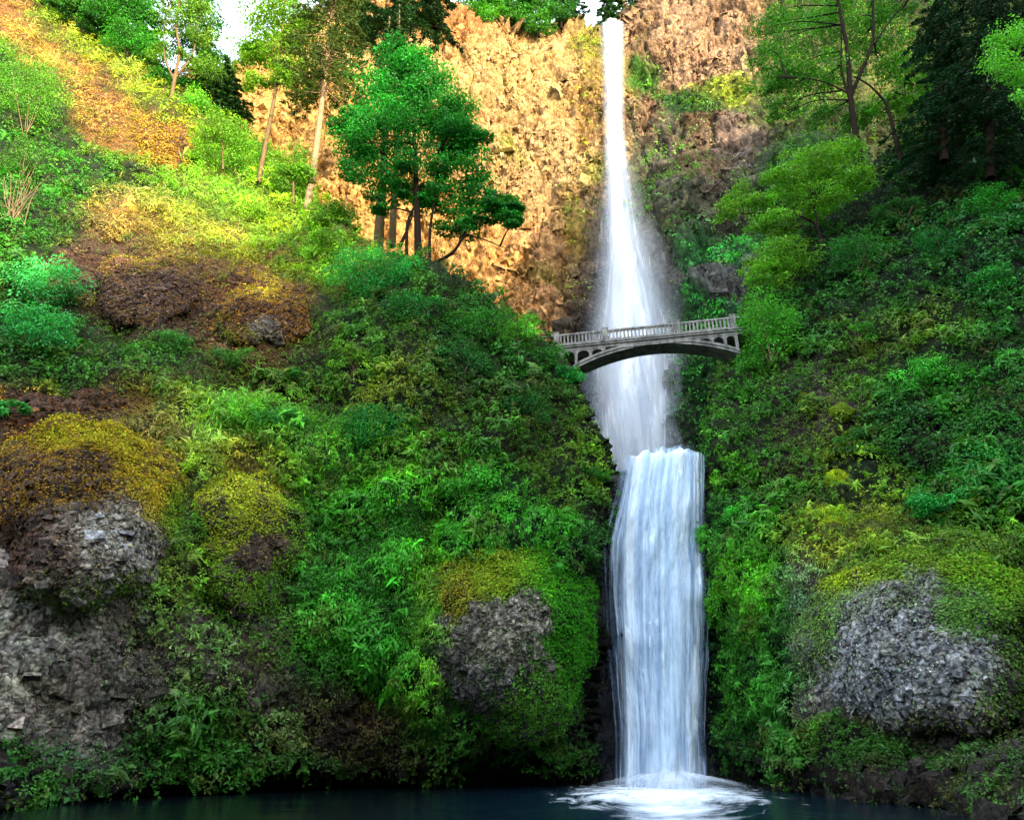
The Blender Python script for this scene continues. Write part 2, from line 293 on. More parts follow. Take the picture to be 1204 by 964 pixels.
ZB = [
 (350, 220, 80, 60, OR_, 0, .3, (216, 168, 104)), (600, 100, 90, 60, OR_, 0, .3, (208, 172, 118)), (650, 200, 60, 50, OR_, 0, .3, (202, 168, 124)), (600, 290, 50, 60, OR_, 0, .3, (212, 162, 104)), (640, 300, 30, 50, PK, 0, .3, (180, 144, 112)), (540, 20, 40, 20, PK, .1, .3, (190, 134, 84)),
 (690, 330, 24, 40, R2, .2, .3, (92, 80, 74)), (672, 345, 26, 16, G1, .9, .3, R3), (700, 260, 12, 40, (90, 120, 40), .5, .3, (110, 96, 80)),
 (690, 70, 16, 40, YG, 1.3, .35, (120, 120, 50)), (690, 130, 14, 30, (130, 140, 40), 1.0, .35, (130, 100, 60)), (690, 200, 20, 20, (150, 170, 40), 1.2, .3, YG), (668, 260, 16, 40, (130, 160, 40), .9, .3, (160, 140, 70)), (600, 185, 14, 10, (170, 150, 60), 1., .3, YG), (640, 320, 20, 12, YG, .7, .3, YG),
 (760, 60, 14, 30, G2, .6, .35, (110, 90, 70)), (755, 95, 18, 12, G1, 1.2, .35, G2), (820, 50, 60, 44, PK, .05, .3, (182, 148, 122)), (765, 150, 14, 20, R3, .1, .3, (146, 116, 94)),
 (800, 125, 30, 14, (70, 110, 34), 1.2, .35, G3), (850, 110, 30, 12, (150, 165, 60), 1., .35, YG), (830, 160, 24, 14, (80, 110, 50), 1., .3, R3), (880, 190, 24, 30, R2, .2, .3, (128, 118, 118)), (770, 190, 30, 44, (90, 130, 50), 1.2, .3, (100, 100, 90)), (830, 205, 44, 20, (84, 124, 50), 1.1, .3, (130, 108, 92)), (860, 165, 40, 14, (150, 140, 120), .1, .3, (164, 140, 130)),
 (800, 250, 44, 28, (70, 116, 50), 1.1, .28, (96, 100, 84)), (860, 250, 30, 20, R2, .2, .3, (96, 84, 80)), (850, 285, 50, 20, (54, 150, 74), 1.3, .26, (60, 120, 70)), (840, 320, 50, 14, R2, .2, .3, (110, 114, 118)), (840, 355, 60, 16, (46, 134, 60), 1.3, .26, (50, 100, 56)), (780, 310, 20, 40, R2, .1, .3, (92, 92, 92)),
 (720, 450, 50, 60, R2, 0, .3, (70, 74, 78)), (830, 450, 30, 60, (54, 124, 44), 1.1, .25, G3), (800, 500, 20, 40, (44, 84, 50), .8, .25, (70, 80, 70)), (690, 400, 24, 20, R2, .2, .3, (80, 76, 70)),
 (950, 80, 60, 80, (96, 140, 34), 1., .3, (90, 100, 60)), (1060, 110, 40, 60, (120, 150, 40), .8, .28, (140, 140, 90)), (940, 220, 60, 60, (60, 120, 34), 1.1, .3, G3), (1150, 100, 80, 100, G3, 1., .3, SO), (880, 50, 16, 50, (190, 140, 110), .1, .3, (172, 142, 118)),
]
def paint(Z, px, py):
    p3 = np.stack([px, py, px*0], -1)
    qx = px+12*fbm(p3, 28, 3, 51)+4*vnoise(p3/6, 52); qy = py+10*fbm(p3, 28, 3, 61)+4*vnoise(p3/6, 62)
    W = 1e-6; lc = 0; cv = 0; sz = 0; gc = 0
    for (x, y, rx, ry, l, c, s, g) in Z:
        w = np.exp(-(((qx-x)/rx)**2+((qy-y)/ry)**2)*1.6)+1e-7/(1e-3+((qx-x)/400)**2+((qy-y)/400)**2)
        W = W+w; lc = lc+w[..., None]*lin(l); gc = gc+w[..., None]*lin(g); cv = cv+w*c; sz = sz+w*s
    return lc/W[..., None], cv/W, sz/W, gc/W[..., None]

class Sheet: pass
def sheet(name, field, line, inside, x0, x1, y0, y1, step, Z, disp, mat, label, k=.5, lump=1., wl=None):
    """a rock face surveyed on a regular grid; past its crest line it folds back and away"""
    S = Sheet(); nu = int((x1-x0)/step)+1; nv = int((y1-y0)/step)+1
    px, py = np.meshgrid(np.linspace(x0, x1, nu), np.linspace(y0, y1, nv))
    # signed distance to crest line
    ln = np.array(line, float); best = np.full(px.shape, 1e9); bx = px*0; by = px*0; side = px*0
    jx = 7*fbm(np.stack([px, py, px*0], -1), 25, 4, 77)
    for a, b in zip(ln[:-1], ln[1:]):
        d = b-a; t = np.clip(((px-a[0])*d[0]+(py-a[1])*d[1])/(d@d), 0, 1); qx = a[0]+t*d[0]; qy = a[1]+t*d[1]
        ds = np.hypot(px-qx, py-qy); cr = (px-a[0])*d[1]-(py-a[1])*d[0]
        m = ds < best-1e-6; best = np.where(m, ds, best); bx = np.where(m, qx, bx); by = np.where(m, qy, by); side = np.where(m, np.sign(cr), side)
    s = best*side*inside+jx          # >0 outside
    out = np.maximum(s, 0); ux = (px-bx)/np.maximum(best, 1); uy = (py-by)/np.maximum(best, 1)
    qx = px-ux*out*1.35; qy = py-uy*out*1.35
    if wl is not None:
        W_ = np.interp(qx, wl[0], wl[1])-26+5*np.sin(qx*.05)+4*vnoise(np.stack([qx/20, qx*0, qx*0], -1), 3); uc = np.clip((qy-W_)/14, 0, 1); uc = uc*uc*(3-2*uc); Y = field(qx, np.minimum(qy, W_+30))
        Y = (Y+uc*2.6)*(1+np.clip(out, 0, 60)*k/60)
    else: uc = 0*qx; Y = field(qx, qy)*(1+np.clip(out, 0, 60)*k/60)
    v = P(qx, qy, Y)
    du = np.gradient(v, axis=1); dv = np.gradient(v, axis=0); nrm = unit(np.cross(dv, du)); nrm *= np.sign(-(nrm*(v-np.array([0, 0, CAMZ]))).sum(-1, keepdims=True))
    S.mask = s < 60
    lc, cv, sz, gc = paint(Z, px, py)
    if Z is ZB: gc = gc*np.array([1.0, .94, .78])*np.exp(.16*fbm(v, 9, 3, 66))[..., None]
    cv = cv*(1-.93*uc); gc = gc*(1-.75*uc)[..., None]+lin((44, 40, 34))*(.75*uc)[..., None]
    dsp = disp(v, px, py)
    fade = np.clip(1-out/14, .0, 1)
    v = v+nrm*(dsp*fade)[..., None]
    S.v = v; du = np.gradient(v, axis=1); dv = np.gradient(v, axis=0); n2 = unit(np.cross(dv, du)); n2 *= np.sign((n2*nrm).sum(-1, keepdims=True)); S.n = n2
    b1, _, i1 = worley(v+.5*np.stack([fbm(v, 1.5, 2, 5), fbm(v, 1.5, 2, 6), fbm(v, 1.5, 2, 7)], -1), 2.5*lump, 81); b2, _, _ = worley(v, .85*lump, 82)
    hl = (np.clip(1-b1*1.35, 0, 1)**.5*(.2+.8*i1)*1.45+np.clip(1-b2*1.2, 0, 1)**.5*.38)*np.clip(cv-.25, 0, 1)*lump*np.clip(1-out/12, 0, 1)
    S.v2 = v+n2*hl[..., None]; du = np.gradient(S.v2, axis=1); dv = np.gradient(S.v2, axis=0); n3 = unit(np.cross(dv, du)); n3 *= np.sign((n3*n2).sum(-1, keepdims=True)); S.n3 = n3; S.hl = i1
    S.px, S.py, S.s, S.lc, S.cv, S.sz, S.gc = px, py, s, lc, cv, sz, gc; S.nu, S.nv = nu, nv
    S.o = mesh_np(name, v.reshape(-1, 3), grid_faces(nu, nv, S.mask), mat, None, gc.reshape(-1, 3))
    tag(S.o, label, None, None, 'structure')
    S.field = field; S.x0, S.y0, S.step = x0, y0, step
    return S
def at_sheet(S, px, py):
    i = np.clip(((np.asarray(py)-S.y0)/S.step).round().astype(int), 0, S.nv-1); j = np.clip(((np.asarray(px)-S.x0)/S.step).round().astype(int), 0, S.nu-1)
    return S.v[i, j], S.n[i, j]

def disp_near(v, px, py):
    w1, w2, _ = worley(v, 2.6, 5); a = fbm(v, 7, 4, 1)*1.0+fbm(v, 1.6, 4, 8)*.28
    ww, _, _ = worley(v, .75, 9)
    return a+(.5-w1)*.9+(.45-ww)*.34
def disp_back(v, px, py):
    vw = v+np.stack([fbm(v, 3, 3, 61), fbm(v, 3, 3, 62), fbm(v, 3, 3, 63)], -1)*1.1
    w1, w2, idv = worley(vw*np.array([1, 1, .4]), 2.3, 25); u1, u2, idu = worley(vw, 1.3, 31)
    led = fbm(v*np.array([.25, .25, 1]), 7, 3, 40)
    fis = np.exp(-(vnoise(vw*np.array([.3, .3, .045]), 55)/.07)**2)+.6*np.exp(-(vnoise(vw*np.array([.1, .1, .22]), 56)/.05)**2)
    return -1.5*fis+fbm(v, 22, 3, 21)*2.6+led*1.9+np.minimum((w2-w1)*2, .3)*.5+(idv-.5)*.8+(idu-.5)*.45+fbm(v, 1.6, 3, 29)*.5

LL = [(-260, -160), (20, -14), (60, 0), (130, 40), (205, 95), (270, 140), (340, 205), (390, 262), (430, 292), (500, 308), (560, 345), (634, 398), (660, 425), (680, 460), (700, 505), (718, 545), (714, 580), (702, 640), (700, 700), (694, 780), (692, 860), (694, 960), (694, 1010)]
LR = [(1340, 20), (1210, 80), (1110, 150), (1010, 215), (930, 265), (888, 325), (874, 372), (866, 425), (843, 462), (834, 540), (834, 640), (842, 750), (844, 860), (846, 930), (846, 1010)]
LB = [(120, 170), (200, 120), (262, 92), (300, 64), (350, 22), (420, -5), (520, 5), (560, 22), (640, 36), (690, 28), (702, 38), (740, 38), (748, -5), (780, -45), (1320, -160)]
SL = sheet('hillside', FL, LL, 1, -230, 760, -160, 1000, 2.5, ZL, disp_near, M_earth, 'steep mossy hillside and cliff rising from the pool left of the falls', wl=([-200, 0, 130, 250, 500, 690], [985, 966, 946, 936, 926, 920]))
SR = sheet('cliff', FR, LR, -1, 800, 1330, 0, 1000, 2.5, ZR, disp_near, M_earth, 'overgrown dark green cliff right of the lower waterfall', wl=([850, 940, 1000, 1100, 1204, 1300], [914, 930, 946, 964, 985, 1000]))
SB = sheet('rock_wall', FB, LB, 1, 130, 1330, -170, 620, 2.2, ZB, disp_back, M_cliff, 'tall orange basalt amphitheatre wall behind the bridge', k=.35, lump=1.6)
for S_ in (SB,): S_.o['kind'] = 'structure'

def blocks(mb, c, nrm, size, col, asp=(1., 1., 1.), rot=.35):
    n = len(c); up = np.array([0, 0, 1.])+rng.normal(0, rot, (n, 3)); nn = unit(nrm+rng.normal(0, rot, (n, 3))); a = unit(np.cross(up, nn)); b = np.cross(nn, a)
    sg = np.array([(-1, -1, -1), (1, -1, -1), (1, 1, -1), (-1, 1, -1), (-1, -1, 1), (1, -1, 1), (1, 1, 1), (-1, 1, 1)], float)
    h = sg[None]*(1+rng.normal(0, .16, (n, 8, 3))); h[:, 4:, :2] *= rng.uniform(.55, .95, (n, 1, 1)); h *= (size[:, None]*np.exp(rng.normal(0, .25, (n, 3)))*np.array(asp)*.5)[:, None]
    v = c[:, None]+h[..., :1]*a[:, None]+h[..., 1:2]*b[:, None]+h[..., 2:]*nn[:, None]
    f0 = np.array([(4, 5, 6, 7), (0, 1, 5, 4), (1, 2, 6, 5), (2, 3, 7, 6), (3, 0, 4, 7)])
    f = (np.arange(n)[:, None, None]*8+f0[None]).reshape(-1, 4); mb.add(v.reshape(-1, 3), f, np.repeat(col, 8, 0))
def rubble(S, n, size, name, label, mat, asp, wf):
    w = np.where(S.s < 2, wf(S), 0); cum = np.cumsum(w.ravel()); idx = np.clip(np.searchsorted(cum, rng.random(n)*cum[-1]), 0, cum.size-1)
    c = S.v.reshape(-1, 3)[idx]+rng.normal(0, size*.3, (n, 3)); nr = S.n.reshape(-1, 3)[idx]; sz = size*np.exp(rng.normal(0, .5, n))
    col = S.gc.reshape(-1, 3)[idx]*np.exp(rng.normal(.08, .28, (n, 1)))*np.exp(rng.normal(0, .04, (n, 3))); mb = MB(); c = c-nr*(sz*.2)[:, None]
    blocks(mb, c, nr, sz, col, asp); o = mb.build(name, mat, None, (0, 0, 0), False); tag(o, label, None, None, 'structure')
rubble(SB, 34000, .6, 'rock_wall', 'blocky basalt facets of the tall back wall', M_cliff, (.75, 1.3, .4), lambda S: (.05+np.clip(fbm(S.v, 7, 3, 77)*1.6+.35, 0, 1.2))*np.clip(1.2-S.cv, .05, 1))
bare = lambda S: np.clip(.85-S.cv, 0, 1)**1.5
rubble(SL, 30000, .30, 'hillside', 'pitted rock facets of the left hillside', M_rock, (1, 1, .5), bare)
rubble(SR, 12000, .28, 'cliff', 'pitted rock facets of the right cliff', M_rock, (1, 1, .5), bare)
# ------------------------------------------------------------------ ground cover
def jitcol(base, n, a=.3, b=.12):
    base = np.asarray(base)*np.array([1.16, 1.26, .95])
    k = np.exp(rng.normal(0, a, (n, 1))); return base*k*np.exp(rng.normal(0, b, (n, 3)))
def cover(S, n, name, label, m=7, rad=.22, upb=.45, zsel=None, mat=None, asp=.62, sizef=1., hang=False, cvf=None):
    mb = MB(); ok = (S.s < 13)
    area = np.zeros_like(S.px)
    cv = S.cv if cvf is None else cvf(S)
    w = np.where(ok, np.clip(cv, 0, 2), 0); w = w*(.35+np.clip(fbm(S.v, 1.8, 3, 91)+.5, 0, 1.3)); cum = np.cumsum(w.ravel())
    idx = np.searchsorted(cum, rng.random(n)*cum[-1]); idx = np.clip(idx, 0, cum.size-1)
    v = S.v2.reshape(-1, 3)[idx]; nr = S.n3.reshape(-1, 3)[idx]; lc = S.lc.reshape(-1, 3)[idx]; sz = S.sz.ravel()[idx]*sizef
    sz = sz*np.exp(rng.normal(0, .3, n))*(.75+.55*S.hl.ravel()[idx]**2); sz = np.minimum(sz, S.sz.ravel()[idx]*sizef*1.7); v = v+rng.normal(0, .07, v.shape)
    lumpc = S.hl.ravel()[idx]
    pn = fbm(v, 1.3, 2, 95); pn2 = vnoise(v/4., 96)
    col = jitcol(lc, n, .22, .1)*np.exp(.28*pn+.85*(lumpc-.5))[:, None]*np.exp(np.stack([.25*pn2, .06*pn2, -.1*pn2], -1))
    sp_n = fbm(v, 2.2, 3, 97)+rng.normal(0, .25, n); mm = (sp_n > .35)[:, None]*(lc[:, 1:2] > .02); col = np.where(mm, col*.45+lin((60, 120, 34))*.55*np.exp(rng.normal(0, .2, (n, 1))), col)
    mm = (sp_n < -.55)[:, None]; col = np.where(mm, col*.5+lin((112, 104, 48))*.35, col)
    C = np.repeat(v, m, 0); NN = np.repeat(nr, m, 0); s2 = np.repeat(sz, m)
    off = rng.normal(0, 1, C.shape); off = unit(off)*rng.random((len(C), 1))**.5
    C = C+off*(s2*rad/.16*1.1)[:, None]+NN*(s2*rng.random(len(C))*.8)[:, None]
    nn = unit(NN*.7+np.array([0, -.1, upb])+rng.normal(0, .42, C.shape))
    dr = off+rng.normal(0, .3, C.shape)+np.array([0, 0, -.3])
    if hang: dr = rng.normal(0, .25, C.shape)+np.array([0, 0, -1]); nn = unit(NN+rng.normal(0, .4, C.shape))
    s3 = s2*np.exp(rng.normal(0, .25, len(C)))
    leaves(mb, C, nn, dr, s3, s3*asp, np.repeat(col, m, 0)*np.exp(rng.normal(0, .12, (len(C), 1))))
    o = mb.build(name, mat or M_leaf, None, (0, 0, 0), False); tag(o, label, 'ground cover', None, 'stuff'); return o
Q = 1.0
cover(SL, int(62000*Q), 'ground_cover', 'low leafy ground cover and moss over the left hillside')
cover(SR, int(44000*Q), 'ground_cover', 'low leafy ground cover and ferns over the right cliff')
cover(SB, int(20000*Q), 'ground_cover', 'patches of green growth on the tall back wall', m=6)
def band(x, y, rx, ry): return lambda S: np.exp(-(((S.px-x)/rx)**2+((S.py-y)/ry)**2)*1.2)
gr_ = lambda S: band(440, 680, 90, 130)(S)+band(500, 740, 20, 90)(S)+.7*band(590, 630, 70, 25)(S)+.6*band(330, 520, 90, 30)(S)
cover(SL, 7000, 'grass', 'bright green grass hanging down the left hillside', m=6, asp=.2, sizef=1.5, hang=True, cvf=gr_)
gs_ = lambda S: band(50, 60, 50, 40)(S)+band(130, 90, 60, 50)(S)+band(240, 260, 120, 40)(S)+.6*band(240, 500, 80, 40)(S)
cover(SL, 9000, 'grass', 'dry golden grass on the sunlit upper slope', m=6, asp=.12, sizef=2.2, hang=False, upb=.1, cvf=gs_)
cover(SR, 3500, 'grass', 'green grass and hanging moss below the right cliff ledge', m=6, asp=.2, sizef=1.4, hang=True, cvf=lambda S: band(880, 720, 50, 90)(S)+.7*band(1000, 690, 60, 30)(S)+.6*band(1160, 690, 60, 40)(S))

rosf = lambda cx, cy, a, b: (lambda S: np.clip(S.cv-.6, 0, 1)*(np.clip(fbm(S.v, 4, 2, 12)*2, 0, 1)+.1)*band(cx, cy, a, b)(S))
cover(SL, 2600, 'fern_cover', 'fern rosettes spread over the left hillside', m=11, rad=.05, sizef=3.0, asp=.2, cvf=rosf(400, 650, 400, 320))
cover(SR, 3200, 'fern_cover', 'fern rosettes spread over the right cliff', m=11, rad=.05, sizef=3.0, asp=.2, cvf=rosf(1000, 550, 400, 400))
# ------------------------------------------------------------------ rock outcrops (things)
def outcrop(px, py, rx, ry, h, Z, S, label, ang=0, power=2.4, moss_n=2500, mossup=.2, cells=.5):
    nt_, nr_ = 150, 80
    th = np.linspace(0, 2*PI, nt_, endpoint=False)[None]; r = np.linspace(0.001, 1.12, nr_)[:, None]
    lx = np.cos(th); ly = np.sin(th); k = (np.abs(lx)**power+np.abs(ly)**power)**(-1/power)
    wob = 1+.07*np.sin(3*th+px)+.05*np.sin(5*th+py)+.04*np.sin(9*th+px*.3)
    rr = np.minimum(r, 1)-np.maximum(0, r-1)*1.2
    ex = lx*k*wob*rr*rx; ey = ly*k*wob*rr*ry; ca, sa = math.cos(ang), math.sin(ang)
    qx = px+ex*ca-ey*sa; qy = py+ex*sa+ey*ca
    Yb = S.field(qx, qy); c = np.sqrt(np.clip(1-np.minimum(r, 1)**2.6, 0, 1))
    Y = Yb+.9-(h+.9)*c*(1+0*th)+np.maximum(0, r-1)*18
    v = P(qx, qy, Y); du = np.roll(v, -1, 1)-np.roll(v, 1, 1); dv = np.gradient(v, axis=0); n = unit(np.cross(dv, du)); n *= np.sign(-(n*(v-np.array([0, 0, CAMZ]))).sum(-1, keepdims=True))
    w1, w2, _ = worley(v, cells*2.4, 3); s1, s2, _ = worley(v, cells*.8, 4)
    v = v+n*(fbm(v, 3, 4, 33)*.35+(.5-w1)*.45*cells*2+(.45-s1)*.32*cells)[..., None]
    lc, cv, sz, gc = paint(Z, qx, qy); base = v[0].mean(0)*0+P(px, py+ry*.9, float(S.field(np.array([px]), np.array([py+ry]))[0]))
    i = np.arange(nr_*nt_).reshape(nr_, nt_); j = np.roll(i, -1, 1)
    f = np.stack([i[:-1], j[:-1], j[1:], i[1:]], -1).reshape(-1, 4)
    root = empty('rock_outcrop', base, label, 'rock outcrop')
    rk = MB(); rk.add(v.reshape(-1, 3), f, gc.reshape(-1, 3)); nb = int(rx*ry*.5); w0 = np.where(np.broadcast_to(r, qx.shape) < .97, np.clip(1.0-cv, .01, 1)**1.5, 0)*np.broadcast_to(r, qx.shape); cum = np.cumsum(w0.ravel())
    idx = np.clip(np.searchsorted(cum, rng.random(nb)*cum[-1]), 0, cum.size-1); sz_ = cells*.5*np.exp(rng.normal(0, .35, nb)); nq = n.reshape(-1, 3)[idx]
    blocks(rk, v.reshape(-1, 3)[idx]+rng.normal(0, .08, (nb, 3))-nq*(sz_*.08)[:, None], nq, sz_, gc.reshape(-1, 3)[idx]*np.exp(rng.normal(.1, .3, (nb, 1))), (1, 1, .55), .5)
    rk.c = [np.minimum(q_, .62) for q_ in rk.c]; rk.build('rock', M_rock, root, base, False)
    # moss and small leaves as a part
    mb = MB(); vis = (np.broadcast_to(r, qx.shape) < .98); w = np.where(vis, cv, 0)*np.broadcast_to(r, qx.shape); cum = np.cumsum(w.ravel())
    idx = np.clip(np.searchsorted(cum, rng.random(moss_n)*cum[-1]), 0, cum.size-1); vv = v.reshape(-1, 3)[idx]; NN = n.reshape(-1, 3)[idx]; m = 7
    col = jitcol(lc.reshape(-1, 3)[idx], moss_n, .25, .12); s2 = np.repeat(sz.ravel()[idx], m)*np.exp(rng.normal(0, .3, moss_n*m))
    C = np.repeat(vv, m, 0)+rng.normal(0, .12, (moss_n*m, 3))+np.repeat(NN, m, 0)*.05
    leaves(mb, C, unit(np.repeat(NN, m, 0)+rng.normal(0, .4, C.shape)+np.array([0, 0, .3])), rng.normal(0, 1, C.shape), s2, s2*.7, np.repeat(col, m, 0))
    mb.build('moss', M_moss, root, base, False)
ZO1 = [(120, 510, 90, 22, (146, 134, 36), 2., .12, (150, 112, 34)), (180, 560, 30, 50, (150, 130, 36), 1.4, .11, (110, 84, 40)), (90, 570, 60, 30, (122, 92, 36), .7, .1, (92, 66, 42)), (40, 560, 30, 40, (132, 96, 38), .7, .1, (96, 68, 44)), (120, 640, 50, 40, (140, 124, 104), .12, .1, (200, 188, 168)), (60, 640, 40, 30, R3, .2, .1, (100, 68, 46)), (130, 695, 60, 20, (90, 120, 50), .7, .1, (150, 144, 134)), (205, 620, 14, 60, (100, 130, 40), 1.6, .1, (60, 60, 30))]
ZO2 = [(290, 570, 60, 25, (158, 160, 48), 1.8, .11, (120, 116, 44)), (260, 620, 40, 25, (110, 120, 34), 1.3, .11, (90, 72, 40)), (310, 650, 24, 16, (110, 84, 44), .7, .1, (92, 70, 48)), (260, 690, 40, 30, (96, 124, 44), 1.0, .1, (88, 76, 66)), (330, 690, 30, 40, (70, 110, 34), 1.2, .1, (90, 82, 72)), (290, 760, 60, 40, (90, 120, 60), .8, .11, (116, 108, 104)), (345, 620, 14, 40, (100, 140, 40), 1.4, .11, (60, 70, 30))]
ZO3 = [(580, 660, 60, 24, (112, 128, 34), 1.9, .12, (90, 96, 36)), (640, 660, 30, 30, (70, 146, 34), 1.7, .12, (60, 90, 34)), (540, 700, 24, 30, (126, 122, 40), 1., .11, (90, 76, 40)), (590, 755, 38, 34, (90, 110, 70), .35, .1, (166, 158, 138)), (560, 800, 30, 36, (70, 96, 50), .55, .1, (130, 124, 118)), (540, 850, 40, 30, (60, 112, 40), .9, .12, (84, 70, 70)), (620, 830, 40, 50, (84, 130, 50), .9, .12, (90, 80, 80)), (670, 760, 20, 100, (54, 120, 30), 1.5, .12, (44, 50, 30))]
ZO4 = [(980, 660, 40, 30, (150, 164, 36), 1.9, .11, (110, 120, 34)), (1060, 660, 60, 16, (100, 124, 40), 1.3, .12, (90, 76, 50)), (1180, 670, 40, 30, (96, 130, 34), 1.4, .12, (80, 80, 40)), (970, 740, 24, 50, (96, 124, 60), .9, .11, (110, 110, 104)), (1060, 790, 70, 50, (150, 150, 146), .08, .1, (236, 232, 214)), (1130, 725, 34, 24, (80, 116, 50), .9, .11, (160, 158, 148)), (1040, 710, 50, 20, (110, 120, 96), .5, .1, (160, 158, 146)), (1100, 850, 80, 20, (90, 96, 60), .4, .11, (120, 112, 106)), (1190, 800, 24, 60, (80, 110, 50), .7, .12, (90, 84, 72))]
outcrop(103, 600, 112, 112, 4.6, ZO1, SL, 'big rounded brown and grey rock dome topped with golden moss at far left', moss_n=7500)
outcrop(292, 636, 64, 92, 2.4, ZO2, SL, 'smaller narrow rock dome with yellow-green moss cap beside the big left dome', moss_n=4200)
outcrop(606, 750, 92, 120, 1.9, ZO3, SL, 'grey rock buttress with mossy top just left of the lower waterfall', moss_n=9500)
outcrop(1085, 752, 140, 114, 3.4, ZO4, SR, 'bulging pale grey lichen-covered rock on the lower right cliff', moss_n=8500, cells=.42)
outcrop(192, 172, 38, 32, 2.0, [(192, 172, 60, 60, (150, 118, 52), 1.3, .22, (140, 100, 52)), (215, 180, 14, 20, (120, 78, 42), .5, .2, (104, 68, 42))], SL, 'small orange sunlit knoll on the upper left slope', moss_n=1800)
outcrop(308, 368, 56, 42, 1.8, [(300, 335, 60, 16, (186, 160, 60), 1.6, .15, (160, 124, 60)), (300, 370, 50, 20, (130, 90, 44), .6, .14, (104, 68, 44)), (312, 395, 10, 18, (150, 140, 124), .1, .12, (160, 150, 136)), (270, 390, 30, 20, (96, 104, 40), .9, .14, (90, 66, 44)), (340, 370, 20, 30, (130, 96, 40), .8, .13, (100, 66, 40))], SL, 'brown crag with dry mossy crown below the sunlit slope', moss_n=1800)
outcrop(172, 340, 60, 44, 1.5, [(170, 310, 60, 14, (120, 108, 48), 1., .16, (150, 100, 62)), (170, 350, 60, 30, (110, 84, 56), .4, .14, (104, 78, 62))], SL, 'reddish brown crumbling crag above the far-left teal bush', moss_n=1100)

# ------------------------------------------------------------------ wet wall and ledge behind the lower falls
def ledge():
    nu, nv = 90, 220; u = np.linspace(2.5, 19, nu)[None]; t = np.linspace(0, 1, nv)[:, None]
    z = np.where(t < .72, -1.5+t/.72*22.6, 21.1+(t-.72)*4.); y = np.where(t < .72, 53.6-1.1*t/.72, 52.5+(t-.72)/.28*26)
    v = np.stack(np.broadcast_arrays(u, y, z), -1)
    w1, _, _ = worley(v, 1.4, 71); d = fbm(v, 3, 4, 72)*.5+(.5-w1)*.7; top = np.clip((t-.68)/.04, 0, 1)
    v = v+np.stack([0*d, -d*(1-top), d*top*.3], -1)
    c = np.broadcast_to(lin((44, 46, 52)), v.shape)*np.exp(.3*fbm(v, 1.5, 3, 73))[..., None]
    o = mesh_np('rock_ledge', v.reshape(-1, 3), grid_faces(nu, nv), M_wet, None, c.reshape(-1, 3)); tag(o, 'dark wet rock step behind the lower waterfall', None, None, 'structure')
ledge()

# ------------------------------------------------------------------ water
def water_mat(name, fu, fv, lo, hi, edge=.12, dark=(.30, .46, .66), light=(.93, .96, 1.), amin=0., topfade=0., botfade=0., seed=0., tl=.25, dens=1.):
    m, nt, out = newmat(name); uv = N(nt, 'ShaderNodeUVMap'); sep = N(nt, 'ShaderNodeSeparateXYZ'); L(nt, uv.outputs[0], sep.inputs[0])
    U, V = sep.outputs[0], sep.outputs[1]
    comb = N(nt, 'ShaderNodeCombineXYZ'); L(nt, math_(nt, 'MULTIPLY', U, fu), comb.inputs[0]); L(nt, math_(nt, 'MULTIPLY', V, fv), comb.inputs[1]); comb.inputs[2].default_value = seed
    s1 = noise(nt, comb.outputs[0], 1, 5, .62, .25)
    c2 = N(nt, 'ShaderNodeCombineXYZ'); L(nt, math_(nt, 'MULTIPLY', U, fu*3.1), c2.inputs[0]); L(nt, math_(nt, 'MULTIPLY', V, fv*1.6), c2.inputs[1]); c2.inputs[2].default_value = seed+5
    s2 = noise(nt, c2.outputs[0], 1, 4, .6)
    st = math_(nt, 'ADD', math_(nt, 'MULTIPLY', s1, .65), math_(nt, 'MULTIPLY', s2, .35))
    e = math_(nt, 'MULTIPLY', math_(nt, 'SUBTRACT', .5, math_(nt, 'ABSOLUTE', math_(nt, 'SUBTRACT', U, .5))), 1/edge)
    e = math_(nt, 'MINIMUM', e, 1.)
    # the threshold that a strand must pass grows towards the sides
    a = math_(nt, 'ADD', math_(nt, 'SUBTRACT', st, lo), math_(nt, 'MULTIPLY', math_(nt, 'SUBTRACT', e, 1.), .30))
    a = math_(nt, 'DIVIDE', a, hi-lo); a.node.use_clamp = True
    a = math_(nt, 'MAXIMUM', a, math_(nt, 'MULTIPLY', amin, e))
    a = math_(nt, 'MULTIPLY', a, ramp(nt, e, [(0, 0.), (.5, 1.)]))
    if topfade: a = math_(nt, 'MULTIPLY', a, ramp(nt, V, [(0, 0.), (topfade, 1.)]))
    if botfade: a = math_(nt, 'MULTIPLY', a, ramp(nt, V, [(1-botfade, 1.), (1, 0.)]))
    a = math_(nt, 'MULTIPLY', a, dens)
    c = mix(nt, ramp(nt, st, [(lo*.75+hi*.25, 0.), (hi*1.12, 1.)]), tuple(dark), tuple(light))
    bmp = N(nt, 'ShaderNodeBump'); bmp.inputs['Strength'].default_value = .35; bmp.inputs['Distance'].default_value = .25; L(nt, st, bmp.inputs['Height'])
    d = N(nt, 'ShaderNodeBsdfDiffuse'); L(nt, c, d.inputs[0]); L(nt, bmp.outputs[0], d.inputs['Normal'])
    tr = N(nt, 'ShaderNodeBsdfTranslucent'); L(nt, c, tr.inputs[0]); mx = N(nt, 'ShaderNodeMixShader'); mx.inputs[0].default_value = tl; L(nt, d.outputs[0], mx.inputs[1]); L(nt, tr.outputs[0], mx.inputs[2])
    tp = N(nt, 'ShaderNodeBsdfTransparent'); m2 = N(nt, 'ShaderNodeMixShader'); L(nt, a, m2.inputs[0]); L(nt, tp.outputs[0], m2.inputs[1]); L(nt, mx.outputs[0], m2.inputs[2]); L(nt, m2.outputs[0], out.inputs[0])
    return m
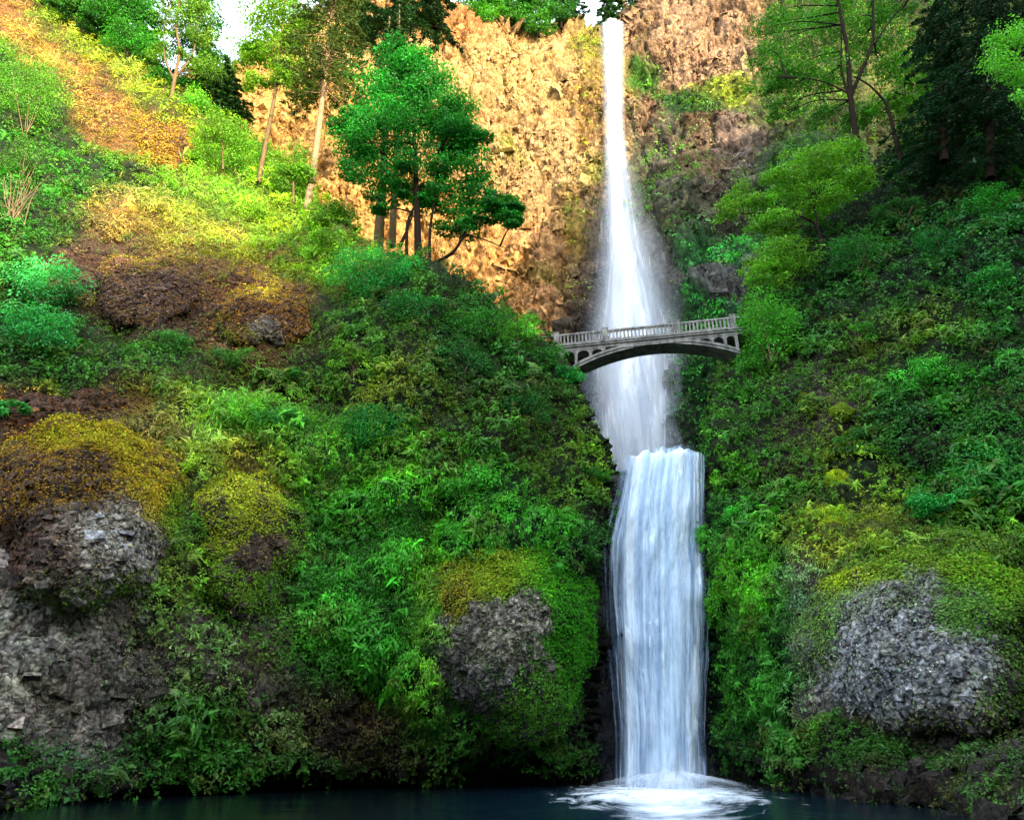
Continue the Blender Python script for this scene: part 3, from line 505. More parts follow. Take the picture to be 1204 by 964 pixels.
def curtain(edges, Yf, bulge, nu, nv, seed, rough=.3, grow=0, dy=0., topj=0.):
    e = np.array(edges, float); py = np.linspace(e[0, 0], e[-1, 0], nv); l = np.interp(py, e[:, 0], e[:, 1])-grow; r = np.interp(py, e[:, 0], e[:, 2])+grow
    for _ in range(12):
        l[1:-1] = .25*l[:-2]+.5*l[1:-1]+.25*l[2:]; r[1:-1] = .25*r[:-2]+.5*r[1:-1]+.25*r[2:]
    u = np.linspace(0, 1, nu)[None]; px = l[:, None]*(1-u)+r[:, None]*u; pp = py[:, None]+0*px
    pp = pp+topj*(fbm(np.stack([px/9, px*0, px*0], -1), 1, 3, 6)-.1*(px-780)/9)*np.clip(1-(pp-pp.min())/40, 0, 1)**2
    Y = Yf(px, pp); B = P(px, pp, Y)
    q = np.stack([px*.085+.6*np.sin(pp*.02), pp*.02, px*0], -1); fold = fbm(q, 1., 4, seed)
    B[..., 1] -= bulge*np.sqrt(np.clip(1-(2*u-1)**2, 0, 1))+fold*rough+dy
    uv = np.stack(np.broadcast_arrays(u, np.linspace(0, 1, nv)[:, None]), -1).reshape(-1, 2)
    return B.reshape(-1, 3), grid_faces(nu, nv), uv
LOW = [(536, 731, 828), (545, 729, 829), (570, 724, 829), (600, 720, 829), (640, 717, 830), (690, 717, 832), (740, 718, 830), (800, 722, 827), (860, 724, 826), (930, 722, 830)]
LACE = [(540, 728, 830), (600, 714, 831), (640, 703, 835), (690, 702, 840), (740, 706, 836), (800, 712, 832), (860, 716, 830), (930, 716, 834)]
def Ylow(px, py):
    v = (py-536)/390
    return 52.2-1.0*np.clip(v*6, 0, 1)**.5-.8*v-.7*np.exp(-((py-700)/22)**2)*np.clip((px-790)/30, 0, 1)-.5*np.exp(-((py-650)/30)**2)*np.clip((735-px)/20, 0, 1)
M_w1 = water_mat('lower_fall_water', 8, .7, .24, .48, .2, amin=.66, dark=(.16, .42, .80), light=(.86, .95, 1.), tl=.15)
M_w1b = water_mat('lower_fall_strands', 20, 2.0, .45, .66, .05, seed=9., dens=.9)
lowf = empty('waterfall', (10, 50.5, 0), 'wide silky lower waterfall dropping into the pool', 'waterfall'); o_ = np.array([10, 50.5, 0])
for nm, grow, dy, mt, sd in (('water_curtain', 0, 0, M_w1, 3), ('water_strands', 0, .35, M_w1b, 4)):
    v, f, uv = curtain(LACE if grow == 0 and dy else LOW, Ylow, 1.0, 110, 320, sd, .35, grow, dy, 3.5); mesh_np(nm, v-o_, f, mt, lowf, None, True, uv)
core = [(536, 745, 818), (600, 735, 812), (680, 740, 812), (760, 732, 820), (860, 728, 824), (930, 730, 822)]
M_w1c = water_mat('lower_fall_core', 7, .7, .38, .66, .4, amin=.1, dark=(.45, .70, .95), light=(.93, .98, 1.), seed=3., dens=.85, tl=.1)
v, f, uv = curtain(core, Ylow, 1.2, 80, 260, 8, .35, 0, .7, 3.5); mesh_np('water_core', v-o_, f, M_w1c, lowf, None, True, uv)
M_sp = water_mat('splash_spray', 14, 1.2, .30, .62, .45, amin=.25, dark=(.7, .8, .92), seed=4., dens=.8, topfade=.75)
v, f, uv = curtain([(880, 722, 832), (905, 712, 842), (922, 700, 852), (936, 688, 862)], lambda px, py: 50.2-1.6*np.clip((py-880)/56, 0, 1)+0*px, 1.6, 70, 60, 21, .5, 0, .8); mesh_np('splash', v-o_, f, M_sp, lowf, None, True, uv)
M_sd = water_mat('splash_mist', 9, .8, .25, .6, .3, amin=.5, dark=(.8, .88, .96), seed=6., dens=.75, topfade=.3, botfade=.6)
uu = np.linspace(0, 1, 80)[None]; vv_ = np.linspace(.02, 1, 30)[:, None]; ang = 2*PI*uu+PI/2; rr_ = vv_*(1+.1*np.sin(ang*7)+.06*np.sin(ang*13+1))
B_ = np.stack([9.6+4.6*rr_*np.cos(ang), 48.6+3.4*rr_*np.sin(ang), .05+.95*np.clip(1-vv_, 0, 1)**.8+0*ang], -1); B_[..., 2] += .08*fbm(B_, .6, 3, 4)*(1-vv_)
mesh_np('splash_mound', B_.reshape(-1, 3)-o_, grid_faces(80, 30), M_sd, lowf, None, True, np.stack(np.broadcast_arrays(uu, vv_), -1).reshape(-1, 2))
UP = [(30, 702, 737), (60, 703, 737), (100, 705, 736), (150, 707, 736), (200, 706, 742), (250, 704, 753), (300, 702, 766), (350, 692, 786), (400, 679, 806), (450, 672, 818), (500, 676, 822), (560, 684, 822)]
FBs = lambda px, py: FB(px*0+725, py)-2.6-np.clip((250-py)/200, 0, 1)*1.5
uo = np.array([14, 85, 20.]); upf = empty('waterfall', uo, 'very tall thin upper waterfall falling from the cliff top behind the bridge', 'waterfall')
M_u1 = water_mat('upper_fall_water', 7, 3.2, .34, .56, .42, amin=.55, dark=(.50, .66, .88), tl=.3)
M_u2 = water_mat('upper_fall_spray', 9, 4, .36, .72, .5, amin=.36, dark=(.8, .85, .9), seed=7., dens=.85, topfade=.3)
M_u3 = water_mat('upper_fall_core', 5, 3., .30, .6, .5, amin=.6, dark=(.85, .9, .95), seed=2.)
for nm, grow, dy, mt, sd, ed in (('water_curtain', 0, 0, M_u1, 13, UP), ('spray', 16, 1.2, M_u2, 14, UP), ('water_core', -5, .6, M_u3, 15, [(30, 704, 733), (100, 706, 731), (200, 708, 735), (300, 708, 748), (400, 690, 786), (450, 686, 798), (560, 700, 806)])):
    e2 = [(a, b, c) for a, b, c in ed]
    v, f, uv = curtain(e2, FBs, 1.2, 60, 360, sd, .5, grow if nm != 'spray' else 0, dy)
    if nm == 'spray':
        e2 = [(180, 704, 746), (250, 692, 768), (300, 686, 790), (350, 680, 806), (400, 676, 816), (500, 680, 824), (560, 690, 826)]
        v, f, uv = curtain(e2, FBs, 2., 60, 300, sd, .8, 0, dy)
    mesh_np(nm, v-uo, f, mt, upf, None, True, uv)
# side strands under the bridge
sb = MB(); M_st, nt, out = newmat('strand_water'); p = N(nt, 'ShaderNodeBsdfPrincipled'); p.inputs['Base Color'].default_value = (.85, .9, .96, 1); p.inputs['Roughness'].default_value = .5
tp = N(nt, 'ShaderNodeBsdfTransparent'); mx = N(nt, 'ShaderNodeMixShader'); mx.inputs[0].default_value = .55; L(nt, tp.outputs[0], mx.inputs[1]); L(nt, p.outputs[0], mx.inputs[2]); L(nt, mx.outputs[0], out.inputs[0])
for pts in ([(783, 458), (780, 476), (782, 500), (781, 532)],):
    w = np.array([P(a, b, FBs(np.array(float(a)), np.array(float(b)))-1.5) for a, b in pts]); sb = MB(); tube(sb, curve(w, 14), np.linspace(.05, .13, 14), 5); sb.build('water_strand', M_st, upf, uo)

# pool
def pool():
    nx, ny = 260, 200; xs = np.linspace(-45, 45, nx)[None]; ys = np.linspace(-12, 56, ny)[:, None]
    v = np.stack(np.broadcast_arrays(xs, ys, 0*xs), -1); d = np.hypot(v[..., 0]-9.6, v[..., 1]-50)
    v[..., 2] = .02*fbm(v, 2.5, 3, 88)+.12*np.exp(-d/3.5)*np.sin(d*2.4+fbm(v, 2, 2, 89)*1.5)
    m, nt, out = newmat('pool_water'); geo = N(nt, 'ShaderNodeNewGeometry'); pos = geo.outputs['Position']
    n1 = noise(nt, mapping(nt, pos, (1, .45, 1)), 1.6, 4, .55, .6); n2 = noise(nt, mapping(nt, pos, (1, .6, 1)), .25, 2)
    b = N(nt, 'ShaderNodeBump'); b.inputs['Strength'].default_value = .35; b.inputs['Distance'].default_value = .12; L(nt, n1, b.inputs['Height'])
    # foam drifting out from where the water lands
    vm = N(nt, 'ShaderNodeVectorMath', operation='SUBTRACT'); L(nt, pos, vm.inputs[0]); vm.inputs[1].default_value = (8.8, 47.2, 0)
    sp_ = N(nt, 'ShaderNodeSeparateXYZ'); L(nt, vm.outputs[0], sp_.inputs[0])
    ln = N(nt, 'ShaderNodeVectorMath', operation='LENGTH'); rm = N(nt, 'ShaderNodeMapping'); rm.inputs['Rotation'].default_value = (0, 0, .19); L(nt, vm.outputs[0], rm.inputs['Vector']); L(nt, mapping(nt, rm.outputs[0], (1.12, .30, 1)), ln.inputs[0])
    an = math_(nt, 'ARCTAN2', sp_.outputs[1], sp_.outputs[0]); cb = N(nt, 'ShaderNodeCombineXYZ'); L(nt, math_(nt, 'MULTIPLY', an, 5.), cb.inputs[0]); L(nt, math_(nt, 'MULTIPLY', ln.outputs['Value'], .9), cb.inputs[1])
    sn = noise(nt, cb.outputs[0], 1, 5, .65, .5)
    fo = math_(nt, 'SUBTRACT', math_(nt, 'MULTIPLY', sn, 2.0), math_(nt, 'MULTIPLY', ln.outputs['Value'], .19)); fo = math_(nt, 'ADD', fo, .12); fo.node.use_clamp = True
    fo2 = ramp(nt, fo, [(.0, 0.), (.75, 1.)])
    pool_tint = ramp(nt, math_(nt, 'MULTIPLY', ln.outputs['Value'], .07), [(0, (.012, .06, .09)), (.5, (.003, .012, .02)), (1, (.002, .005, .006))])  # base colour: teal around the landing, darker outward
    p = N(nt, 'ShaderNodeBsdfPrincipled'); p.inputs['Roughness'].default_value = .14; p.inputs['IOR'].default_value = 1.33
    L(nt, pool_tint, p.inputs['Base Color']); L(nt, b.outputs[0], p.inputs['Normal'])
    fd = N(nt, 'ShaderNodeBsdfDiffuse'); fd.inputs[0].default_value = (.86, .92, .97, 1)
    mx = N(nt, 'ShaderNodeMixShader'); L(nt, fo2, mx.inputs[0]); L(nt, p.outputs[0], mx.inputs[1]); L(nt, fd.outputs[0], mx.inputs[2]); L(nt, mx.outputs[0], out.inputs[0])
    o = mesh_np('pool', v.reshape(-1, 3), grid_faces(nx, ny), m); tag(o, 'dark blue plunge pool with white foam under the falls', None, None, 'structure')
pool()

# ------------------------------------------------------------------ bridge
def bridge():
    A = P(632, 396, 58.7); Bp = P(863, 372.5, 55.2); A[2] = Bp[2] = (A[2]+Bp[2])/2
    Lb = float(np.linalg.norm(Bp-A)); ex = (Bp-A)/Lb; ey = np.array([-ex[1], ex[0], 0]); ey = ey if ey[1] > 0 else -ey
    zt = A[2]; o = np.array([A[0], A[1], 0.]); W = 1.9
    def fr(v): v = np.asarray(v, float); return v[:, :1]*ex+v[:, 1:2]*ey+np.array([0, 0, 1.])*v[:, 2:3]+o*0
    def s_of(px):      # distance along the deck for a bearing
        k = (px-CX)/F; # solve x = k * depth
        # depth = y*cp+(z-CAMZ)*sp
        def g(s): q = A+ex*s; return q[0]-k*(q[1]*cp+(zt-CAMZ)*sp)
        a, b = -5., Lb+5
        for _ in range(50):
            m = (a+b)/2
            if g(m) > 0: b = m
            else: a = m
        return a
    base = o+np.array([0, 0, 0]); root = empty('footbridge', base, 'grey concrete arch footbridge with balustrade crossing in front of the upper falls', 'bridge')
    m, nt, out = newmat('old_concrete'); geo = N(nt, 'ShaderNodeNewGeometry'); pos = geo.outputs['Position']
    n1 = noise(nt, mapping(nt, pos, (1, 1, .35)), 1.6, 6, .7); n2 = noise(nt, pos, 6, 5, .7)
    c = mix(nt, ramp(nt, n1, [(.35, 0.), (.62, 1.)]), tuple(lin((72, 70, 66))), tuple(lin((150, 147, 140)))); c = mix(nt, .5, c, ramp(nt, n2, [(.3, .5), (.6, 1.)]), 'MULTIPLY')
    b = N(nt, 'ShaderNodeBump'); b.inputs['Strength'].default_value = .4; b.inputs['Distance'].default_value = .03; L(nt, n2, b.inputs['Height'])
    p = N(nt, 'ShaderNodeBsdfPrincipled'); p.inputs['Roughness'].default_value = .85; L(nt, c, p.inputs['Base Color']); L(nt, b.outputs[0], p.inputs['Normal']); L(nt, p.outputs[0], out.inputs[0]); MC = m
    H = 1.25; zd = zt-H            # deck top
    def bld(mb, nm, par=root): return mb.build(nm, MC, par, (0, 0, 0), False)
    mb = MB(); box(mb, (-.9, -.12, zd-.28), (Lb+.5, W+.12, zd), fr); box(mb, (-.9, .02, zd-.55), (Lb+.5, W-.02, zd-.283), fr); bld(mb, 'deck')
    mb = MB(); box(mb, (-.9, -.2, zd-.10), (Lb+.5, -.123, zd+.02), fr); bld(mb, 'cornice')
    posts = [s_of(654), s_of(711), s_of(796), s_of(861)]
    for y0 in (0.0, W-.22):
        rl = MB(); box(rl, (-.9, y0-.03, zt-.16), (Lb+.5, y0+.25, zt), fr); box(rl, (-.9, y0, zd+.004), (Lb+.5, y0+.22, zd+.16), fr); R_ = bld(rl, 'railing')
        for q in posts:
            pm = MB(); box(pm, (q-.24, y0-.07, zd+.006), (q+.24, y0+.30, zt+.16), fr); box(pm, (q-.29, y0-.11, zt+.163), (q+.29, y0+.34, zt+.24), fr); bld(pm, 'post', R_)
        n = 0
        for a, b2 in zip(posts[:-1], posts[1:]):
            k = max(2, int(round((b2-a-.5)/.335)))
            for i in range(k):
                s = a+.24+(i+.5)*(b2-a-.48)/k; bm_ = MB(); box(bm_, (s-.065, y0+.04, zd+.163), (s+.065, y0+.18, zt-.163), fr); box(bm_, (s-.10, y0+.02, zt-.30), (s+.10, y0+.20, zt-.165), fr); bld(bm_, 'baluster', R_); n += 1
    # main arch
    s0, s1 = s_of(673), s_of(864); zc = zd-.62; zs = P(683, 424, 58)[2]-.5; nA = 40
    t = np.linspace(0, 1, nA); s = s0+(s1-s0)*t; prof = 4*t*(1-t); top = zs+.1+(zc-zs-.1+.3)*prof**.9; top = np.minimum(top, zd-.553); th = .78-.30*prof; bot = top-th
    bot = zs-.35+(zc-.16-zs+.35)*prof
    am = MB()
    for (ya, yb) in ((.02, W-.02),):
        vv = []
        for i in range(nA): vv += [(s[i], ya, bot[i]), (s[i], yb, bot[i]), (s[i], yb, top[i]), (s[i], ya, top[i])]
        ff = []
        for i in range(nA-1):
            a = i*4; b2 = a+4
            for k in range(4): ff.append((a+k, a+(k+1) % 4, b2+(k+1) % 4, b2+k))
        am.add(fr(vv), ff)
    bld(am, 'arch')
    tm = MB(); vv = []
    for i in range(nA): vv += [(s[i], -.07, top[i]-.26), (s[i], .017, top[i]-.26), (s[i], .017, top[i]-.02), (s[i], -.07, top[i]-.02)]
    tm.add(fr(vv), ff); bld(tm, 'arch_trim')
    # spandrel columns and little arches
    def archtop(q): return float(np.interp(q, s, top, left=zs-2.5, right=zs-2.5))
    cols = [s_of(x) for x in (643, 659, 676, 693, 709)]+[s_of(x) for x in (804, 819, 834, 849, 862)]
    for y0 in (.0, W-.3):
        for q in cols:
            zb = archtop(q)-.05
            if zd-.56-zb < .2: continue
            cm = MB(); box(cm, (q-.13, y0+.03, zb), (q+.13, y0+.27, zd-.556), fr); bld(cm, 'spandrel_column')
        for grp in (cols[:5], cols[5:]):
            for a, b2 in zip(grp[:-1], grp[1:]):
                fm = MB(); n = 12; x = np.linspace(a+.133, b2-.133, n); tt = np.linspace(-1, 1, n); rise = (b2-a)/2*.55
                low = zd-.56-.10-rise*(1-np.sqrt(np.clip(1-tt**2, 0, 1))); vv = []; ff2 = []
                for i in range(n): vv += [(x[i], y0+.05, low[i]), (x[i], y0+.25, low[i]), (x[i], y0+.25, zd-.557), (x[i], y0+.05, zd-.557)]
                for i in range(n-1):
                    p_ = i*4; r_ = p_+4
                    for k in range(4): ff2.append((p_+k, p_+(k+1) % 4, r_+(k+1) % 4, r_+k))
                fm.add(fr(vv), ff2); bld(fm, 'spandrel_arch')
    for ch in root.children_recursive: pass
    return root
BR = bridge()
A0 = P(632, 396, 58.7); BR.location = (A0[0], A0[1], 0)

# ------------------------------------------------------------------ trees and shrubs
def fol(mb, cen, rad, n, L_, col, flat=.6, up=.6, asp=.6, shell=.45, cj=.25):
    """n leaves in an ellipsoidal clump"""
    d = unit(rng.normal(0, 1, (n, 3))); r = (shell+(1-shell)*rng.random((n, 1)))
    rad = np.asarray(rad)*np.ones(3); c = cen+d*r*rad
    nn = unit(d*.6+np.array([0, 0, up])+rng.normal(0, .35, (n, 3))); dr = d*np.array([1, 1, .3])+rng.normal(0, .35, (n, 3))+np.array([0, 0, -.35])
    l = L_*np.exp(rng.normal(0, .25, n)); cc = jitcol(np.broadcast_to(col, (n, 3)), n, .14, .07)
    leaves(mb, c, nn, dr, l, l*asp, cc)
def clumps(blobs, Y, dens=1.):
    """blobs: px,py,rx,ry (angular) -> list of world centre, radii"""
    out = []
    for b in blobs:
        px, py, rx, ry = b[:4]; yy = b[4] if len(b) > 4 else Y; k = mpp(py, yy); out.append((P(px, py, yy), np.array([rx*k, max(rx, ry)*k*.7, ry*k])))
    return out
def tree(name, label, cat, trunk, blobs, Y, col, leaf=.25, n=9000, bark=None, r0=.35, clump=.24, stems=(), group=None, nbr=26, flat=.36, upl=.6, sub=None, back=0.):
    base = P(trunk[0][0], trunk[0][1], Y); root = empty(name, base, label, cat, group); col = lin(col)
    tm = MB(); tp_ = curve([P(a, b, Y) for a, b in trunk], 22); tube(tm, tp_, r0*np.linspace(1, .25, 22)**.9, 8)
    skel = [tp_]
    for st in stems:
        w = curve([P(q[0], q[1], q[2] if len(q) > 2 else Y) for q in st[0]], 16); tube(tm, w, st[1]*np.linspace(1, .3, 16), 7); skel.append(w)
    SK = np.concatenate(skel); cm = MB(); bl = clumps(blobs, Y+back); vol = np.array([r.prod()**(2/3) for _, r in bl]); vol /= vol.sum(); tot = 0
    cs = []
    for (c, r), vfrac in zip(bl, vol):
        k = max(5, int((sub or 46)*2.6*vfrac+.5))
        for i in range(k):
            d = unit(rng.normal(0, 1, 3)); d[1] *= .9; q = c+d*r*(.3+.7*rng.random()**.6)
            cr = r.min()*clump*(1.3+rng.random())+.25; cs.append((q, cr*np.array([1.35, 1.2, flat])*(.8+.5*rng.random())))
    cs_n = max(20, int(n*1.7)//len(cs))
    for q, cr in cs:
        b = col*np.exp(rng.normal(.08, .24))*np.exp(rng.normal(0, .07, 3)); fol(cm, q, cr, int(cs_n*(.6+.8*rng.random())), leaf, b, up=upl)
    pick = rng.permutation(len(cs))[:nbr]
    for i in pick:
        q = cs[i][0]; dd = np.linalg.norm(SK-q-np.array([0, 0, -.0]), axis=1)+np.maximum(0, SK[:, 2]-q[2]+.3)*2; j = dd.argmin(); a = SK[j]
        mid = (a+q)/2+np.array([0, 0, .1*dd[j]])+rng.normal(0, .06*dd[j], 3); tube(tm, curve([a, mid, q], 9), np.linspace(r0*.28, r0*.06, 9), 5)
    tm.build('trunk', bark or M_bark, root, base); cm.build('crown', M_leaf, root, base, False); return root
def conifer(name, label, trunk, Y, col, h0, L0, n=26, bark=None, r0=.35, group=None, droop=.35, dens=16, leaf=.5, taper=1., bare=0., sparse=0.):
    """trunk polyline; whorled branches from fraction h0 up"""
    base = P(trunk[0][0], trunk[0][1], Y); root = empty(name, base, label, 'conifer tree', group); col = lin(col)
    tm = MB(); tp_ = curve([P(a, b, Y) for a, b in trunk], 24); tube(tm, tp_, r0*np.linspace(1, .15, 24), 8); cm = MB()
    for i in range(n):
        f = h0+(1-h0)*(i+.5)/n; a = tp_[0]*0+np.array([np.interp(f*23, np.arange(24), tp_[:, k]) for k in range(3)])
        Lr = L0*((1-f)/(1-h0))**taper*(.75+.5*rng.random())+.4
        for k in range(5):
            if rng.random() < sparse: continue
            th = rng.random()*2*PI; d = np.array([math.cos(th), math.sin(th), 0]); ll = Lr*(.7+.5*rng.random()); t = np.linspace(0, 1, 8)[:, None]
            pth = a+d*ll*t+np.array([0, 0, 1])*(-droop*ll*t**1.5+.1*ll*t); tube(tm, pth, np.linspace(.045*r0/.35+.02, .012, 8), 4)
            m = int(dens*ll); tt = bare+(1-bare)*rng.random(m)**.8; cc = np.stack([np.interp(tt*7, np.arange(8), pth[:, q]) for q in range(3)], -1)
            sd = np.cross(d, [0, 0, 1]); sgn = rng.choice([-1, 1], m)[:, None]; w = (.22+.5*(1-tt))[:, None]*ll*.28
            c2 = cc+sd*sgn*w*rng.random((m, 1))+np.array([0, 0, -1])*rng.random((m, 1))*.25; dr = sd*sgn+d*.8+rng.normal(0, .25, (m, 3))+np.array([0, 0, -.4])
            nn = unit(np.array([0, 0, 1.])+rng.normal(0, .45, (m, 3))); l = leaf*np.exp(rng.normal(0, .25, m))
            leaves(cm, c2, nn, dr, l, l*.32, jitcol(np.broadcast_to(col*np.exp(rng.normal(0, .1)), (m, 3)), m, .2, .07))
    tm.build('trunk', bark or M_bark, root, base); cm.build('crown', M_needle, root, base, False); return root

# the big dark green maple on the mound
tree('maple_tree', 'big dark green maple on the mound left of the bridge against the orange cliff', 'tree', [(492, 312), (491, 270), (490, 230), (487, 170), (486, 110)],
     [(482, 88, 56, 34), (450, 120, 40, 30), (520, 120, 42, 34), (440, 165, 48, 30), (500, 165, 62, 36), (535, 155, 30, 34), (430, 205, 34, 20), (480, 208, 52, 22), (545, 205, 34, 30), (560, 240, 42, 16), (592, 262, 18, 18), (590, 242, 22, 12), (420, 140, 22, 20), (470, 66, 30, 16), (515, 230, 34, 18), (572, 252, 34, 18), (598, 250, 20, 20), (540, 262, 30, 14), (420, 180, 26, 20), (408, 150, 18, 14), (555, 170, 22, 26), (450, 235, 30, 12)],
     59, (32, 108, 36), .30, 34000, M_bark, .42, .25, [([(478, 300), (478, 260), (492, 235), (470, 200)], .2), ([(505, 315), (505, 270), (512, 230), (515, 180)], .18), ([(510, 310), (535, 297), (548, 270), (560, 250), (585, 240)], .2), ([(548, 276), (570, 282), (594, 292)], .1), ([(470, 290), (480, 268), (486, 250)], .2)], sub=105, nbr=60)
# pale conifer trunks standing behind it
for k, (tr, lab) in enumerate((([(444, 300), (447, 255), (450, 210), (455, 110), (458, 20)], 'pale straight conifer trunk rising behind the left of the big maple'), ([(461, 290), (463, 240), (468, 120), (470, 0)], 'slimmer pale conifer right behind the big maple'))):
    conifer('fir_tree', lab, tr, 66, (34, 64, 28), .62, 3.0, 14, M_brown, .62-.18*k, 'firs behind the maple')
# tall sunlit pine with pale trunk
conifer('pine_tree', 'tall pine with pale bare lower trunk and sparse dead branches on the sunlit slope', [(359, 258), (366, 215), (374, 160), (381, 100), (388, 40), (396, -60)], 70, (66, 84, 34), .40, 5.6, 34, M_pale, .5, None, .35, 20, .5, .3, .2, .1)
# yellow green leafy tree
tree('leafy_tree', 'yellow-green sunlit tree with thin leaning trunk left of the tall pine', 'tree', [(304, 215), (312, 170), (322, 120), (330, 60), (334, 10)],
     [(325, 60, 44, 26), (318, 20, 36, 22), (350, 30, 26, 30), (300, 70, 22, 18), (345, 92, 34, 20), (325, -20, 40, 20), (300, 95, 20, 12)], 72, (96, 134, 34), .34, 11000, M_brown, .34, .26, sub=60, nbr=30)
tree('leafy_tree', 'slender multi-stem tree with open crown at the sky gap, upper left', 'tree', [(201, 118), (205, 95), (212, 60), (206, 30), (215, -20)],
     [(225, 20, 28, 16), (240, 45, 22, 14), (200, 30, 22, 18), (245, 80, 24, 14), (215, 0, 34, 12), (190, 60, 20, 14), (225, 65, 18, 10)], 84, (88, 124, 40), .36, 4600, M_brown, .32, .24, [([(205, 95), (193, 70), (192, 30), (200, 0)], .18), ([(206, 92), (228, 65), (232, 30), (240, -10)], .18)], sub=44, nbr=30)
tree('leafy_tree', 'dense dark green broadleaf tree right of the slender tree, beside the sky gap', 'tree', [(243, 140), (243, 80), (242, 40)], [(240, 30, 26, 28), (225, 55, 22, 22), (250, 75, 24, 20), (232, 0, 28, 20), (228, 95, 26, 14)], 88, (48, 104, 34), .36, 6000, M_bark, .3, .26, sub=44)
tree('leafy_tree', 'mid green tree filling the skyline between the corner evergreens', 'tree', [(100, 60), (100, 20), (100, -10)], [(95, 10, 36, 24), (75, -5, 30, 16), (120, 30, 28, 20), (110, -20, 40, 20)], 89, (56, 112, 34), .36, 5000, M_bark, .3, .26, sub=36)
dk = [('dark evergreen at the top left corner above the golden slope', [(95, 40), (98, 0), (100, -90)], 4.6, 90, (24, 62, 28)), ('dark evergreen right of the corner evergreen', [(130, 62), (132, 10), (134, -80)], 4.8, 90, (28, 66, 26)),
      ('broad dark green fir leaning over the slope edge beside the slender tree', [(165, 90), (167, 30), (168, -70)], 5.4, 92, (30, 76, 30)), ('dark fir low behind the slender multi-stem tree', [(240, 130), (242, 80), (244, 30)], 4.2, 90, (32, 58, 28)), ('dark fir just left of the yellow-green tree', [(268, 150), (268, 110), (267, 66)], 3.8, 88, (36, 66, 28)),
      ('small green fir at the left end of the skyline row', [(60, 12), (62, -30), (64, -90)], 4.0, 92, (44, 92, 32))]
for lab, tr, l0, yy, c in dk: conifer('fir_tree', lab, tr, yy, c, .05, l0*1.2, 22, M_bark, .4, 'firs along the upper left skyline', .35, 22, .8)
tree('leafy_tree', 'mid green broadleaf tree between the skyline firs, upper left', 'tree', [(150, 78), (150, 40), (150, 10)], [(150, 40, 34, 24), (175, 60, 26, 18), (120, 20, 26, 16), (195, 95, 22, 12), (150, 5, 40, 18)], 86, (50, 116, 34), .36, 6500, M_bark, .3, .26, sub=44)
# firs leaning over the cliff top
for lab, tr, l0, yy, c in (('dark fir with drooping boughs above the big maple', [(470, 36), (470, 0), (470, -80)], 5.8, 80, (26, 64, 28)), ('dark fir beside the pine at the top edge', [(425, 46), (424, 10), (424, -80)], 4.4, 84, (44, 70, 28)), ('dark fir hanging over the top left of the orange cliff', [(512, 34), (510, 0), (508, -70)], 5.2, 84, (30, 60, 26))):
    conifer('fir_tree', lab, tr, yy, c, .0, l0, 20, M_bark, .4, 'firs above the maple', .45, 24, .7)
for lab, tr, bl, yy in (('rounded sunlit tree on the slope between the slender tree and the leaning yellow-green tree', [(262, 200), (262, 165), (263, 140)], [(262, 150, 30, 26), (245, 168, 20, 16), (282, 165, 22, 18)], 72),
    ('small sunlit tree just right of the leaning thin trunk', [(345, 240), (345, 205), (346, 180)], [(345, 190, 22, 24), (335, 210, 16, 14), (357, 205, 16, 16)], 69),
    ('small bright tree between the pale pine trunk and the big maple', [(392, 275), (393, 250), (394, 235)], [(393, 250, 20, 18), (405, 262, 16, 14), (382, 266, 16, 12)], 66)):
    tree('leafy_tree', lab, 'tree', tr, bl, yy, (88, 130, 36), .28, 2600, M_brown, .16, .3, sub=22, nbr=10)
# cliff top trees
ct = [(560, 18, 26, (58, 116, 34), 'bright bush tree at the left end of the cliff-top row'), (584, 22, 26, (70, 130, 36), 'light green rounded tree on the cliff top, second from the left end'), (608, 26, 24, (48, 100, 32), 'darker green rounded tree in the middle of the cliff-top row'), (634, 30, 28, (56, 112, 34), 'tallest rounded tree on the cliff top, left of the skyline fir'), (660, 20, 22, (38, 84, 30), 'dark rounded tree next to the sky gap on the cliff top')]
for x, y, w, c, lab in ct:
    yy = 117; tree('cliff_top_tree', lab, 'tree', [(x, y+14), (x, y-4), (x+1, y-20)], [(x, y-2, w*.62, 15), (x-8, y-18, w*.5, 14), (x+9, y-22, w*.5, 16), (x, y-42, w*.5, 16)], yy, c, .5, 3600, M_bark, .3, .3, sub=26, nbr=8, group='trees along the cliff top')
for x, y, lab in ((676, 26, 'narrow dark fir on the cliff top just left of the sky gap'), (713, 34, 'dark fir standing directly behind the lip of the upper waterfall')):
    conifer('fir_tree', lab, [(x, y+8), (x, y-30), (x+1, y-90)], 122, (36, 74, 34), .0, 3.4, 20, M_bark, .4, 'firs on the cliff top', .3, 20, .8)
conifer('fir_tree', 'tall brown-trunked fir right of the upper waterfall lip', [(735, 40), (733, 0), (732, -70)], 120, (36, 74, 34), .15, 3.6, 20, M_brown, .7, 'firs on the cliff top', .3, 20, .8)
